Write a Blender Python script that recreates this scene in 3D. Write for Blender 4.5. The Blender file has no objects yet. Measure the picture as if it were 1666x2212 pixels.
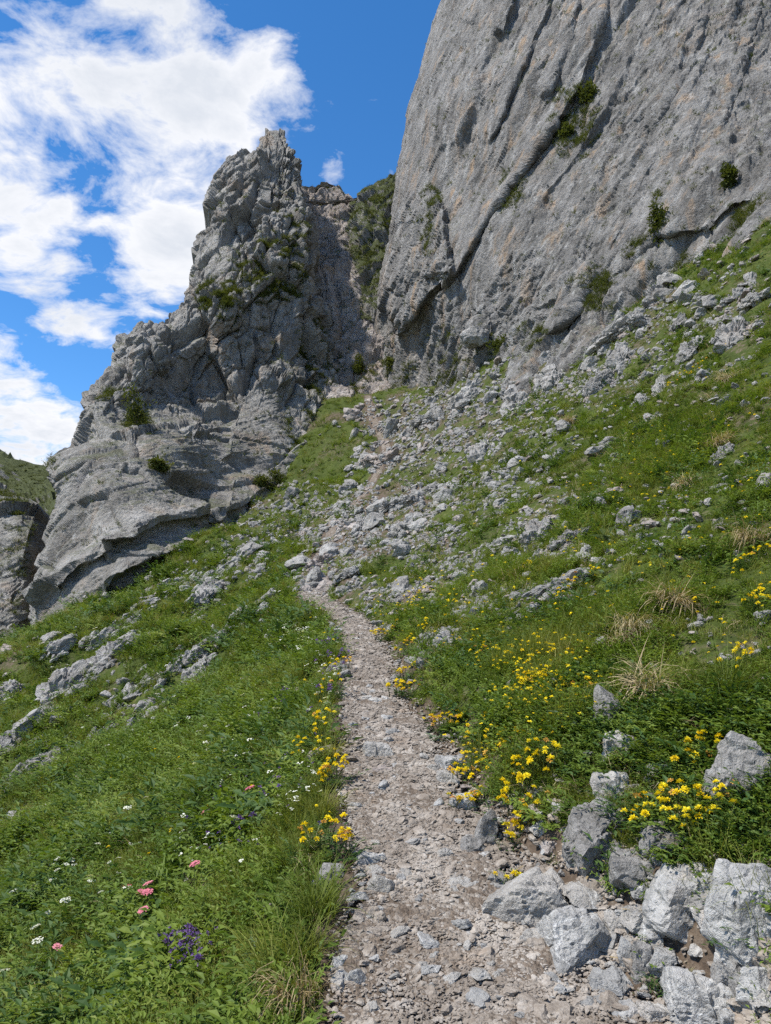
import bpy, bmesh, math, random
import numpy as np
from mathutils import Vector, Euler, Matrix

# ------------------------------------------------------------------ camera, sky, sun, exposure
SC = bpy.context.scene
COL = SC.collection
PITCH = math.radians(8.0)
CAMZ = 1.6
F, CX, CY = 1604.0, 833.0, 1106.0          # focal length and centre of the photograph in layout units

cam_d = bpy.data.cameras.new("camera")
cam_d.sensor_fit = 'HORIZONTAL'
cam_d.sensor_width = 36.0
cam_d.lens = 36.0 * F / 1666.0
cam_d.clip_start = 0.05
cam_d.clip_end = 3000.0
cam = bpy.data.objects.new("camera", cam_d)
COL.objects.link(cam)
cam.location = (0, 0, CAMZ)
cam.rotation_euler = (math.radians(90) + PITCH, 0, 0)
SC.camera = cam

SUN_EL, SUN_AZ = math.radians(59), math.radians(-110)    # azimuth from +Y, clockwise positive
SUN_DIR = Vector((math.sin(SUN_AZ) * math.cos(SUN_EL), math.cos(SUN_AZ) * math.cos(SUN_EL), math.sin(SUN_EL)))
sun_d = bpy.data.lights.new("sun", 'SUN')
sun_d.energy = 3.8
sun_d.angle = math.radians(3.0)
sun_d.color = (1.0, 0.95, 0.88)
sun = bpy.data.objects.new("sun", sun_d)
COL.objects.link(sun)
sun.rotation_euler = (-SUN_DIR).to_track_quat('-Z', 'Y').to_euler()

SC.view_settings.view_transform = 'Standard'
SC.view_settings.look = 'None'
SC.view_settings.exposure = 0.92
SC.view_settings.gamma = 1.0
SC.view_settings.use_curve_mapping = False
SC.cycles.max_bounces = 4
SC.cycles.adaptive_threshold = 0.025
SC.cycles.use_denoising = False
SC.cycles.diffuse_bounces = 2
SC.cycles.transparent_max_bounces = 4


def cdir(px, py):
    """Direction (not normalised) of a layout pixel, arrays or numbers."""
    cx = (np.asarray(px, float) - CX) / F
    cy = (CY - np.asarray(py, float)) / F
    return cx, math.cos(PITCH) - cy * math.sin(PITCH), math.sin(PITCH) + cy * math.cos(PITCH)


def at(px, py, y):
    dx, dy, dz = cdir(px, py)
    t = np.asarray(y, float) / dy
    return np.stack([dx * t, dy * t, CAMZ + dz * t], -1)


def project(P):
    x, y, z = P[..., 0], P[..., 1], P[..., 2] - CAMZ
    d = y * math.cos(PITCH) + z * math.sin(PITCH)
    u = -y * math.sin(PITCH) + z * math.cos(PITCH)
    d = np.maximum(d, 1e-3)
    return CX + F * x / d, CY - F * u / d


class N:
    """Tiny helper around a node tree."""
    def __init__(s, nt):
        s.nt = nt

    def n(s, typ, **kw):
        nd = s.nt.nodes.new(typ)
        for k, v in kw.items():
            if k.startswith('i_'):
                key = k[2:]
                key = int(key) if key.isdigit() else key.replace('_', ' ')
                nd.inputs[key].default_value = v
            else:
                setattr(nd, k, v)
        return nd

    def l(s, a, b):
        s.nt.links.new(a, b)

    def math(s, op, a, b=None, clamp=False):
        nd = s.n('ShaderNodeMath', operation=op, use_clamp=clamp)
        for i, v in enumerate((a, b)):
            if v is None:
                continue
            if hasattr(v, 'links'):
                s.l(v, nd.inputs[i])
            else:
                nd.inputs[i].default_value = v
        return nd.outputs[0]

    def ramp(s, fac, stops, interp='LINEAR'):
        nd = s.n('ShaderNodeValToRGB')
        cr = nd.color_ramp
        cr.interpolation = interp
        while len(cr.elements) < len(stops):
            cr.elements.new(0.5)
        for e, (p, c) in zip(cr.elements, stops):
            e.position = p
            e.color = (c[0], c[1], c[2], 1) if hasattr(c, '__len__') else (c, c, c, 1)
        s.l(fac, nd.inputs[0])
        return nd.outputs[0]

    def mix(s, fac, a, b, blend='MIX'):
        nd = s.n('ShaderNodeMix', data_type='RGBA', blend_type=blend)
        for sock, v in ((nd.inputs[0], fac), (nd.inputs[6], a), (nd.inputs[7], b)):
            if hasattr(v, 'links'):
                s.l(v, sock)
            elif hasattr(v, '__len__'):
                sock.default_value = (v[0], v[1], v[2], 1)
            else:
                sock.default_value = v
        return nd.outputs[2]

    def noise(s, vec, scale, detail=4, rough=0.55, dist=0.0, out=0):
        nd = s.n('ShaderNodeTexNoise')
        nd.inputs['Scale'].default_value = scale
        nd.inputs['Detail'].default_value = detail
        nd.inputs['Roughness'].default_value = rough
        nd.inputs['Distortion'].default_value = dist
        s.l(vec, nd.inputs['Vector'])
        return nd.outputs[out]

    def mapping(s, vec, scale=(1, 1, 1), rot=(0, 0, 0), loc=(0, 0, 0)):
        nd = s.n('ShaderNodeMapping')
        nd.inputs['Scale'].default_value = scale
        nd.inputs['Rotation'].default_value = rot
        nd.inputs['Location'].default_value = loc
        s.l(vec, nd.inputs['Vector'])
        return nd.outputs[0]


def make_world():
    w = bpy.data.worlds.new("World")
    SC.world = w
    w.use_nodes = True
    nt = w.node_tree
    nt.nodes.clear()
    k = N(nt)
    sky = k.n('ShaderNodeTexSky', sky_type='NISHITA', sun_disc=False)
    sky.sun_elevation = SUN_EL
    sky.sun_rotation = SUN_AZ
    sky.altitude = 2000
    sky.air_density = 1.0
    sky.dust_density = 0.25
    sky.ozone_density = 2.5
    hs = k.n('ShaderNodeHueSaturation')
    hs.inputs['Saturation'].default_value = 1.28
    hs.inputs['Value'].default_value = SKY_VAL
    k.l(sky.outputs[0], hs.inputs['Color'])
    tc = k.n('ShaderNodeTexCoord')
    d = tc.outputs['Generated']
    sep = k.n('ShaderNodeSeparateXYZ')
    k.l(d, sep.inputs[0])
    # cloud deck: direction projected on a level layer
    zz = k.math('ADD', k.math('MAXIMUM', sep.outputs[2], 0.0), 0.22)
    cmb = k.n('ShaderNodeCombineXYZ')
    k.l(k.math('DIVIDE', sep.outputs[0], zz), cmb.inputs[0])
    k.l(k.math('DIVIDE', sep.outputs[1], zz), cmb.inputs[1])
    k.l(sep.outputs[2], cmb.inputs[2])
    uv = cmb.outputs[0]
    warp = k.noise(uv, 2.2, 3, 0.5, 0, 1)
    vm = k.n('ShaderNodeVectorMath', operation='MULTIPLY_ADD')
    k.l(warp, vm.inputs[0]); vm.inputs[1].default_value = (0.30, 0.30, 0.30); k.l(uv, vm.inputs[2])
    f1 = k.noise(vm.outputs[0], 3.8, 9, 0.62, 0.0)
    f2 = k.noise(vm.outputs[0], 1.1, 3, 0.5)
    # where the clouds stand: banks given by direction and angular size, and a loose field elsewhere
    cov = None
    for (px, py, rad, amp) in CLOUDS:
        dx, dy, dz = cdir(px, py)
        v = Vector((float(dx), float(dy), float(dz))).normalized()
        ds = k.n('ShaderNodeVectorMath', operation='DISTANCE')
        k.l(d, ds.inputs[0]); ds.inputs[1].default_value = v
        mr = k.n('ShaderNodeMapRange', interpolation_type='SMOOTHSTEP')
        mr.inputs['From Min'].default_value = 0.0
        mr.inputs['From Max'].default_value = rad / F
        mr.inputs['To Min'].default_value = amp
        mr.inputs['To Max'].default_value = 0.0
        k.l(ds.outputs['Value'], mr.inputs['Value'])
        cov = mr.outputs[0] if cov is None else k.math('ADD', cov, mr.outputs[0])
    cov = k.math('MINIMUM', cov, 0.44)
    field = k.math('MULTIPLY', k.math('SUBTRACT', f2, 0.50), 1.1)
    cov = k.math('ADD', cov, field)
    dens = k.math('ADD', cov, k.math('MULTIPLY', k.math('SUBTRACT', f1, 0.5), 5.0))
    mask = k.ramp(dens, [(0.05, 0.0), (0.30, 0.40), (0.70, 1.0)])
    body = k.noise(vm.outputs[0], 1.7, 5, 0.55)
    shade = k.ramp(k.math('ADD', k.math('MULTIPLY', dens, 0.30), k.math('MULTIPLY', body, 0.9)),
                   [(0.36, (1.0, 1.0, 1.0)), (0.62, (0.93, 0.94, 0.96)), (0.90, (0.70, 0.74, 0.80))])
    cl = k.mix(1.0, shade, (CLOUD_VAL, CLOUD_VAL, CLOUD_VAL * 1.015), 'MULTIPLY')
    col = k.mix(mask, hs.outputs[0], cl)
    bg = k.n('ShaderNodeBackground')
    bg.inputs['Strength'].default_value = SKY_STR
    k.l(col, bg.inputs['Color'])
    out = k.n('ShaderNodeOutputWorld')
    k.l(bg.outputs[0], out.inputs[0])


SKY_STR = 0.12
SKY_VAL = 1.0
CLOUD_VAL = 4.75
CLOUDS = [(60, 60, 420, .55), (330, 40, 360, .55), (560, 40, 190, .50), (150, 220, 260, .40), (330, 400, 190, .22),
          (60, 400, 180, .28), (420, 500, 110, .32), (40, 540, 120, .36), (480, 345, 95, 1.3), (110, 610, 100, .34),
          (220, 680, 110, .42), (130, 720, 90, .36), (230, 770, 70, .30), (10, 860, 180, .75), (60, 960, 150, .65),
          (340, 640, 80, .34), (715, 365, 55, .80),
          (840, 180, 340, -.75), (250, 560, 90, -.25), (40, 690, 90, -.3), (120, 800, 70, -.3), (980, 60, 400, -.4), (560, 235, 90, -.4), (660, 290, 120, -.55)]
make_world()

# ------------------------------------------------------------------ numeric helpers
RNG = np.random.default_rng(7)
random.seed(7)


def _h(ix, iy, iz, seed):
    h = (ix.astype(np.uint32) * np.uint32(374761393) + iy.astype(np.uint32) * np.uint32(668265263)
         + iz.astype(np.uint32) * np.uint32(2147483647 ^ 0x5bd1e995) + np.uint32((seed * 2654435761) & 0xffffffff))
    h = (h ^ (h >> np.uint32(13))) * np.uint32(1274126177)
    h = (h ^ (h >> np.uint32(15))) * np.uint32(2246822519)
    return h ^ (h >> np.uint32(16))


def _r(h, k):
    h = (h ^ np.uint32((k * 0x9e3779b9) & 0xffffffff)) * np.uint32(0x85ebca6b)
    h = (h ^ (h >> np.uint32(13))) * np.uint32(0xc2b2ae35)
    h = h ^ (h >> np.uint32(16))
    return h.astype(np.float32) * np.float32(1 / 4294967295.0)


def noise(P, seed=0):
    """Gradient noise, about -0.7..0.7."""
    P = np.asarray(P, np.float32)
    fl = np.floor(P)
    i = fl.astype(np.int32)
    f = P - fl
    u = f * f * f * (f * (f * 6 - 15) + 10)
    res = np.zeros(P.shape[0], np.float32)
    for dx in (0, 1):
        wx = u[:, 0] if dx else 1 - u[:, 0]
        for dy in (0, 1):
            wy = u[:, 1] if dy else 1 - u[:, 1]
            for dz in (0, 1):
                wz = u[:, 2] if dz else 1 - u[:, 2]
                h = _h(i[:, 0] + dx, i[:, 1] + dy, i[:, 2] + dz, seed)
                g = ((h & np.uint32(1023)).astype(np.float32) / 511.5 - 1) * (f[:, 0] - dx) \
                    + (((h >> np.uint32(10)) & np.uint32(1023)).astype(np.float32) / 511.5 - 1) * (f[:, 1] - dy) \
                    + (((h >> np.uint32(20)) & np.uint32(1023)).astype(np.float32) / 511.5 - 1) * (f[:, 2] - dz)
                res += wx * wy * wz * g
    return res


def fbm(P, seed=0, octaves=4, gain=0.5, ridged=False):
    P = np.asarray(P, np.float32)
    a, s = 1.0, np.zeros(P.shape[0], np.float32)
    for o in range(octaves):
        v = noise(P * np.float32(2 ** o) + np.float32(17.3 * o), seed + o)
        s += a * ((0.35 - np.abs(v)) if ridged else v)
        a *= gain
    return s


def facets(P, seed, tilt=0.6, soft=.10):
    """Angular blocks: each cell of a jittered lattice is a tilted plane, meeting its neighbour over a narrow ramp.
    Returns height and distance to the block's edge."""
    P = np.asarray(P, np.float32)
    i = np.floor(P).astype(np.int32)
    n = P.shape[0]
    b1 = np.full(n, 1e9, np.float32)
    b2 = np.full(n, 1e9, np.float32)
    h1 = np.zeros(n, np.uint32); h2 = np.zeros(n, np.uint32)
    q1 = np.zeros((n, 3), np.float32); q2 = np.zeros((n, 3), np.float32)
    for dx in (-1, 0, 1):
        for dy in (-1, 0, 1):
            for dz in (-1, 0, 1):
                cx, cy, cz = i[:, 0] + dx, i[:, 1] + dy, i[:, 2] + dz
                h = _h(cx, cy, cz, seed)
                q = np.stack([P[:, 0] - (cx + (h & np.uint32(1023)).astype(np.float32) / 1023),
                              P[:, 1] - (cy + ((h >> np.uint32(10)) & np.uint32(1023)).astype(np.float32) / 1023),
                              P[:, 2] - (cz + ((h >> np.uint32(20)) & np.uint32(1023)).astype(np.float32) / 1023)], 1)
                d = (q * q).sum(1)
                m = d < b1
                m2 = (~m) & (d < b2)
                b2[m] = b1[m]; h2[m] = h1[m]; q2[m] = q1[m]
                b1[m] = d[m]; h1[m] = h[m]; q1[m] = q[m]
                b2[m2] = d[m2]; h2[m2] = h[m2]; q2[m2] = q[m2]

    def val(h, q):
        return (_r(h, 1) - .5) + tilt * ((_r(h, 2) - .5) * q[:, 0] + (_r(h, 3) - .5) * q[:, 1] + (_r(h, 4) - .5) * q[:, 2]) * 2
    e = np.sqrt(b2) - np.sqrt(b1)
    t = np.clip(e / soft, 0, 1) * .5
    return val(h1, q1) * (.5 + t) + val(h2, q2) * (.5 - t), e


def fmask(P, mask, *a):
    """facets() on the masked points only."""
    v = np.zeros(len(P), np.float32); e = np.ones(len(P), np.float32)
    if mask.any():
        v[mask], e[mask] = facets(P[mask], *a)
    return v, e


class RBF:
    """Smooth interpolation through scattered controls (multiquadric with a linear trend)."""
    def __init__(s, X, v, c, smooth=1e-3):
        X = np.asarray(X, float); v = np.asarray(v, float)
        s.X, s.c = X, c
        n, d = X.shape
        A = -np.sqrt(((X[:, None] - X[None]) ** 2).sum(-1) + c * c)
        A[np.diag_indices(n)] += smooth
        Pm = np.hstack([np.ones((n, 1)), X])
        M = np.zeros((n + d + 1, n + d + 1))
        M[:n, :n] = A; M[:n, n:] = Pm; M[n:, :n] = Pm.T
        s.w = np.linalg.solve(M, np.concatenate([v, np.zeros(d + 1)]))

    def __call__(s, Q):
        Q = np.asarray(Q, float)
        out = np.empty(len(Q))
        n = len(s.X)
        for k in range(0, len(Q), 50000):
            q = Q[k:k + 50000]
            ph = -np.sqrt(((q[:, None, 0] - s.X[None, :, 0]) ** 2 + (q[:, None, 1] - s.X[None, :, 1]) ** 2) + s.c ** 2)
            out[k:k + 50000] = ph @ s.w[:n] + s.w[n] + q @ s.w[n + 1:]
        return out


def smooth(a, b, x):
    t = np.clip((x - a) / (b - a), 0, 1)
    return t * t * (3 - 2 * t)


def polyseg(px, py, poly):
    """Distance to a polyline, side (+ = right of its direction on the picture) and position along it 0..1."""
    poly = np.asarray(poly, float)
    best = np.full(px.shape, 1e9); side = np.zeros(px.shape); along = np.zeros(px.shape)
    seg = np.hypot(*(poly[1:] - poly[:-1]).T); tot = seg.sum(); acc = 0
    for a, b, L in zip(poly[:-1], poly[1:], seg):
        ux, uy = (b - a) / L
        t = (px - a[0]) * ux + (py - a[1]) * uy
        tc = np.clip(t, 0, L)
        ex, ey = px - a[0] - tc * ux, py - a[1] - tc * uy
        d = np.hypot(ex, ey)
        m = d < best
        best = np.where(m, d, best)
        side = np.where(m, np.sign(-(px - a[0]) * uy + (py - a[1]) * ux), side)
        along = np.where(m, (acc + tc) / tot, along)
        acc += L
    return best, side, along


# ------------------------------------------------------------------ object helpers
def link(o, parent=None):
    COL.objects.link(o)
    if parent is not None:
        o.parent = parent
    return o


def tag(o, label=None, cat=None, group=None, kind=None):
    if label: o['label'] = label
    if cat: o['category'] = cat
    if group: o['group'] = group
    if kind: o['kind'] = kind
    return o


def mesh_from(name, V, Fc, mat=None, smooth_shade=False):
    me = bpy.data.meshes.new(name)
    V = np.asarray(V, np.float32)
    if isinstance(Fc, np.ndarray):
        k = Fc.shape[1]
        me.vertices.add(len(V)); me.vertices.foreach_set('co', V.ravel())
        me.loops.add(Fc.size); me.loops.foreach_set('vertex_index', Fc.astype(np.int32).ravel())
        me.polygons.add(len(Fc)); me.polygons.foreach_set('loop_start', np.arange(0, Fc.size, k, dtype=np.int32))
        me.update(calc_edges=True)
    else:
        me.from_pydata([tuple(map(float, v)) for v in V], [], Fc)
        me.update()
    if mat: me.materials.append(mat)
    me.polygons.foreach_set('use_smooth', np.full(len(me.polygons), smooth_shade))
    return me


def obj(name, me, parent=None):
    return link(bpy.data.objects.new(name, me), parent)


def grid_faces(r, c):
    i = np.arange(r * c).reshape(r, c)
    return np.stack([i[:-1, :-1].ravel(), i[1:, :-1].ravel(), i[1:, 1:].ravel(), i[:-1, 1:].ravel()], 1)


def fattr(me, name, arr):
    a = me.attributes.new(name, 'FLOAT', 'POINT')
    a.data.foreach_set('value', np.asarray(arr, np.float32))


# ------------------------------------------------------------------ materials
def new_mat(name):
    m = bpy.data.materials.new(name)
    m.use_nodes = True
    nt = m.node_tree
    nt.nodes.clear()
    k = N(nt)
    out = k.n('ShaderNodeOutputMaterial')
    return m, k, out


def rock_mat(name, tones, scale=1.0, streak=None, ochre=0.25, lichen=0.5, moss=0.0, moss_col=(0.075, 0.085, 0.022), bump=0.5, veins=0.0, pos='world', water=0.0, moss_bias=0.0):
    m, k, out = new_mat(name)
    if pos == 'world':
        v = k.n('ShaderNodeNewGeometry').outputs['Position']
    else:
        v = k.n('ShaderNodeTexCoord').outputs['Object']
    big = k.noise(v, 0.35 * scale, 4, 0.6, 0.4)
    mid = k.noise(v, 2.2 * scale, 5, 0.62, 0.3)
    fine = k.noise(v, 14 * scale, 4, 0.65)
    s = k.math('ADD', k.math('MULTIPLY', big, .4), k.math('ADD', k.math('MULTIPLY', mid, .35), k.math('MULTIPLY', fine, .25)))
    if streak:
        sv = k.mapping(v, scale=streak[1], rot=streak[0])
        st = k.noise(sv, 1.0 * scale, 5, 0.62, 0.2)
        s = k.math('ADD', k.math('MULTIPLY', s, .55), k.math('MULTIPLY', st, .45))
    col = k.ramp(s, [(0.38, tones[0]), (0.475, tones[1]), (0.53, tones[2]), (0.62, tones[3])])
    if ochre:
        on = k.noise(v, 0.55 * scale, 5, 0.6, 0.6)
        om = k.math('MULTIPLY', k.ramp(on, [(0.58, 0.0), (0.72, 1.0)]), ochre)
        col = k.mix(om, col, (0.33, 0.235, 0.155))
    if water:
        wv = k.mapping(v, scale=(1.3, 1.3, .10), rot=(0, math.radians(-16), 0), loc=(3, 5, 0))
        ws = k.noise(wv, 1.0, 5, .6, .3)
        col = k.mix(k.math('MULTIPLY', k.ramp(ws, [(.54, 0.0), (.66, 1.0)]), water), col, (.070, .068, .064))
        rs = k.noise(k.mapping(wv, loc=(7, 1, 2)), .8, 5, .6, .3)
        col = k.mix(k.math('MULTIPLY', k.ramp(rs, [(.57, 0.0), (.70, 1.0)]), water * 1.1), col, (.30, .215, .14))
        ps = k.noise(k.mapping(wv, loc=(1, 9, 5)), 1.2, 5, .6, .3)
        col = k.mix(k.math('MULTIPLY', k.ramp(ps, [(.56, 0.0), (.68, 1.0)]), water * .8), col, (.34, .335, .32))
    if veins:
        vn = k.noise(v, 0.9 * scale, 3, 0.5, 0.8)
        vm = k.ramp(k.math('ABSOLUTE', k.math('SUBTRACT', vn, 0.5)), [(0.0, 1.0), (0.006, 0.0)])
        col = k.mix(k.math('MULTIPLY', vm, veins), col, (0.62, 0.62, 0.60))
    if lichen:
        ln = k.noise(v, 6 * scale, 6, 0.7, 0.5)
        lm = k.math('MULTIPLY', k.ramp(ln, [(0.565, 0.0), (0.63, 1.0)]), lichen)
        col = k.mix(lm, col, (0.075, 0.078, 0.075))
        wn = k.noise(k.mapping(v, loc=(11, 3, 7)), 4.5 * scale, 6, 0.7, 0.3)
        wm = k.math('MULTIPLY', k.ramp(wn, [(0.575, 0.0), (0.64, 1.0)]), lichen * .8)
        col = k.mix(wm, col, (0.46, 0.46, 0.44))
    if moss:
        nz = k.n('ShaderNodeSeparateXYZ')
        k.l(k.n('ShaderNodeNewGeometry').outputs['True Normal'], nz.inputs[0])
        mn = k.noise(v, 0.9 * scale, 5, 0.65, 0.5)
        mm = k.math('ADD', k.math('MULTIPLY', nz.outputs[2], .5), k.math('ADD', mn, moss_bias))
        mm = k.math('MULTIPLY', k.ramp(mm, [(0.86, 0.0), (0.98, 1.0)]), moss)
        mc = k.mix(fine, moss_col, (moss_col[0] * .35, moss_col[1] * .45, moss_col[2] * .5))
        col = k.mix(mm, col, mc)
    bs = k.n('ShaderNodeBsdfPrincipled')
    bs.inputs['Roughness'].default_value = 0.85
    bs.inputs['Specular IOR Level'].default_value = 0.25
    k.l(col, bs.inputs['Base Color'])
    bh = k.noise(v, 9 * scale, 6, 0.68)
    bp = k.n('ShaderNodeBump')
    bp.inputs['Strength'].default_value = bump
    bp.inputs['Distance'].default_value = 0.18 / scale
    k.l(bh, bp.inputs['Height'])
    k.l(bp.outputs[0], bs.inputs['Normal'])
    k.l(bs.outputs[0], out.inputs[0])
    return m


GREY = ((0.098, 0.093, 0.085), (0.152, 0.146, 0.136), (0.19, 0.183, 0.172), (0.25, 0.242, 0.228))
WARM = ((0.12, 0.111, 0.097), (0.19, 0.18, 0.163), (0.243, 0.232, 0.212), (0.32, 0.308, 0.285))
PALE = ((0.22, 0.206, 0.183), (0.33, 0.314, 0.286), (0.41, 0.394, 0.364), (0.52, 0.503, 0.47))
BLUE = ((0.19, 0.187, 0.177), (0.29, 0.286, 0.273), (0.37, 0.365, 0.349), (0.48, 0.473, 0.453))
PINK = ((0.18, 0.15, 0.128), (0.25, 0.213, 0.188), (0.31, 0.272, 0.245), (0.40, 0.365, 0.335))

# ------------------------------------------------------------------ terrain
PATH = [(1120, 2500, 1.75), (1055, 2212, 2.3), (935, 1900, 3.05), (886, 1800, 3.4), (860, 1700, 3.85), (836, 1600, 4.5), (797, 1500, 5.7),
        (788, 1400, 8.0), (748, 1332, 11.5), (668, 1275, 15.5), (688, 1215, 20.5), (735, 1130, 26.5), (800, 1050, 32.5), (835, 985, 38), (808, 920, 44), (790, 855, 51)]
PATH_HW = [.60, .50, .30, .28, .28, .29, .22, .22, .24, .28, .24, .22, .22, .24, .22, .2]
GROUND = [  # layout pixel and forward distance of points on the ground
    (0, 2212, 4.4), (400, 2212, 3.1), (0, 1900, 8.0), (0, 1700, 13), (0, 1550, 18), (0, 1430, 23.5), (400, 1900, 4.7), (400, 1700, 7.2), (600, 1700, 4.9), (620, 1500, 8.2),
    (400, 1500, 13), (400, 1350, 20), (200, 1500, 16), (200, 1700, 10), (650, 1900, 3.4), (680, 2212, 2.5), (560, 1350, 15), (540, 1250, 22),
    (380, 1200, 29.5), (250, 1290, 26.5), (160, 1340, 25), (40, 1405, 23.4), (520, 1160, 33.5), (600, 1060, 40.5), (690, 880, 49.5), (600, 1200, 26.5), (680, 1050, 36), (720, 960, 43),
    (1666, 2212, 1.9), (1400, 2000, 2.5), (1666, 1700, 2.75), (1300, 1700, 3.2), (1100, 1700, 3.5), (1666, 1500, 3.3), (1666, 1300, 4.5), (1666, 1000, 8.8),
    (1666, 700, 16.5), (1666, 500, 23.5), (1300, 1400, 4.7), (1000, 1450, 5.8), (1100, 1250, 9.3), (1300, 1100, 10.8), (1300, 900, 19.5), (1300, 740, 29), (1000, 1150, 16.5),
    (1100, 1000, 22), (950, 1000, 29.5), (1100, 770, 37.5), (960, 840, 43.5), (900, 1350, 9.6), (850, 1250, 14.8), (1480, 580, 27.5), (1480, 900, 14), (1250, 745, 31.5), (880, 900, 42),
    (1100, 880, 30), (1500, 1150, 6.9), (1500, 1400, 4.2)]
PLAN = [(0, 0, 0), (-2.2, 0, -.75), (2.2, .3, 1.0), (0, -5, -1.0), (-6, -5, -3.6), (6, -5, 2.4), (-9, 2, -3.6), (-16, 8, -6), (9, 3, 5.0), (-20, 18, -3), (16, 12, 11),
        (-25, 40, -6), (-12, 45, 6), (0, 62, 22), (10, 50, 18), (22, 30, 18), (28, 10, 18), (-40, 10, -18), (-40, 60, -20)]
_p = np.array(PATH + GROUND, float)
_w = at(_p[:, 0], _p[:, 1], _p[:, 2])
_w = np.vstack([_w, np.array(PLAN, float)])
_lw = lambda xy: xy
TERR = RBF(_w[:, :2], _w[:, 2], 1.0, 2e-2)
PW = at(*np.array(PATH, float).T)


def dense_path():
    P = PW; t = np.arange(len(P)); n = 240
    # denser, rounded centre line (Catmull-Rom)
    out = []; hw = []
    for s in np.linspace(0, len(P) - 1.0001, n):
        i = int(s); f = s - i
        p0, p1, p2, p3 = P[max(i - 1, 0)], P[i], P[i + 1], P[min(i + 2, len(P) - 1)]
        out.append(.5 * (2 * p1 + (p2 - p0) * f + (2 * p0 - 5 * p1 + 4 * p2 - p3) * f * f + (3 * p1 - p0 - 3 * p2 + p3) * f ** 3))
        hw.append(PATH_HW[i] * (1 - f) + PATH_HW[i + 1] * f)
    return np.array(out), np.array(hw)


PC, PHW = dense_path()


def path_info(x, y):
    """Signed distance to the path's centre line (+ = right of it), centre-line height and half width."""
    n = len(x)
    d = np.full(n, 1e9); sg = np.zeros(n); zz = np.zeros(n); hw = np.zeros(n)
    for a, b, wa, wb in zip(PC[:-1:2], PC[2::2], PHW[:-1:2], PHW[2::2]):
        ux, uy = b[0] - a[0], b[1] - a[1]
        L2 = ux * ux + uy * uy + 1e-9
        t = np.clip(((x - a[0]) * ux + (y - a[1]) * uy) / L2, 0, 1)
        ex, ey = x - a[0] - t * ux, y - a[1] - t * uy
        dd = ex * ex + ey * ey
        m = dd < d
        d = np.where(m, dd, d)
        sg = np.where(m, np.sign(ex * uy - ey * ux), sg)
        zz = np.where(m, a[2] + (b[2] - a[2]) * t, zz)
        hw = np.where(m, wa + (wb - wa) * t, hw)
    return np.sqrt(d) * np.where(sg == 0, 1, sg), zz, hw


def ground(x, y, full=False):
    x = np.asarray(x, float); y = np.asarray(y, float)
    q = np.stack([x, y], 1)
    h = TERR(q)
    r = np.hypot(x, y)
    q3 = np.stack([x, y, np.zeros_like(x)], 1)
    far = smooth(3, 25, r)
    bump = fbm(q3 * .9, 3, 3) * (.10 + .10 * far) + fbm(q3 * .45, 4, 3, .5, True) * .22 * smooth(2.5, 10, r) + fbm(q3 * .22, 5, 3) * .75 * far + fbm(q3 * 3.5, 9, 2) * .035
    # steps of the bedding on the open slope
    bump = bump + far * .22 * fbm(np.stack([x * .9 + y * .25, y * .18, x * 0], 1), 21, 3, .5, True)
    d, zp, hw = path_info(x, y)
    near = 1 - smooth(12, 22, y)
    edge = hw * (1 + .35 * noise(q3 * 1.7, 31) + .25 * noise(q3 * 5, 33))
    k = (1 - smooth(edge, edge + .35, np.abs(d)))
    h = h + bump * (1 - k * near)
    h = h * (1 - k * near) + (zp + .012 * fbm(q3 * 6, 12, 2)) * k * near
    if full:
        return h, d, edge, zp
    return h


def raycast(px, py):
    """Layout pixels -> points where those lines of sight meet the ground."""
    px = np.atleast_1d(np.asarray(px, float)); py = np.atleast_1d(np.asarray(py, float))
    dx, dy, dz = cdir(px, py)
    ts = np.geomspace(1.3, 75, 150)
    n = len(px)
    X = dx[:, None] * ts; Y = dy[:, None] * ts; Z = CAMZ + dz[:, None] * ts
    G = TGRID(X.ravel(), Y.ravel()).reshape(n, -1)
    below = Z < G
    k = np.argmax(below, 1); k[~below.any(1)] = len(ts) - 1; k = np.maximum(k, 1)
    i = np.arange(n)
    a, b = (Z - G)[i, k - 1], (Z - G)[i, k]
    f = np.clip(a / (a - b + 1e-9), 0, 1)
    t = ts[k - 1] + (ts[k] - ts[k - 1]) * f
    x, y = dx * t, dy * t
    return np.stack([x, y, ground(x, y)], 1)


class GridH:
    """Bilinear look-up of the ground for quick ray tests, finer near the camera."""
    def __init__(s):
        s.g = []
        for (x0, x1, y0, y1, st) in ((-4, 4, -1, 8, .06), (-42, 32, -8, 76, .3)):
            xs = np.arange(x0, x1, st); ys = np.arange(y0, y1, st)
            XX, YY = np.meshgrid(xs, ys)
            s.g.append((x0, y0, st, ground(XX.ravel(), YY.ravel()).reshape(XX.shape)))

    def __call__(s, x, y):
        out = None
        for (x0, y0, st, H) in reversed(s.g):
            fx = np.clip((x - x0) / st, 0, H.shape[1] - 1.001); fy = np.clip((y - y0) / st, 0, H.shape[0] - 1.001)
            ix, iy = fx.astype(int), fy.astype(int); fx, fy = fx - ix, fy - iy
            v = (H[iy, ix] * (1 - fx) + H[iy, ix + 1] * fx) * (1 - fy) + (H[iy + 1, ix] * (1 - fx) + H[iy + 1, ix + 1] * fx) * fy
            if out is None:
                out = v
            else:
                ins = (x > x0) & (x < x0 + st * (H.shape[1] - 2)) & (y > y0) & (y < y0 + st * (H.shape[0] - 2))
                out = np.where(ins, v, out)
        return out


TGRID = GridH()

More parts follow.
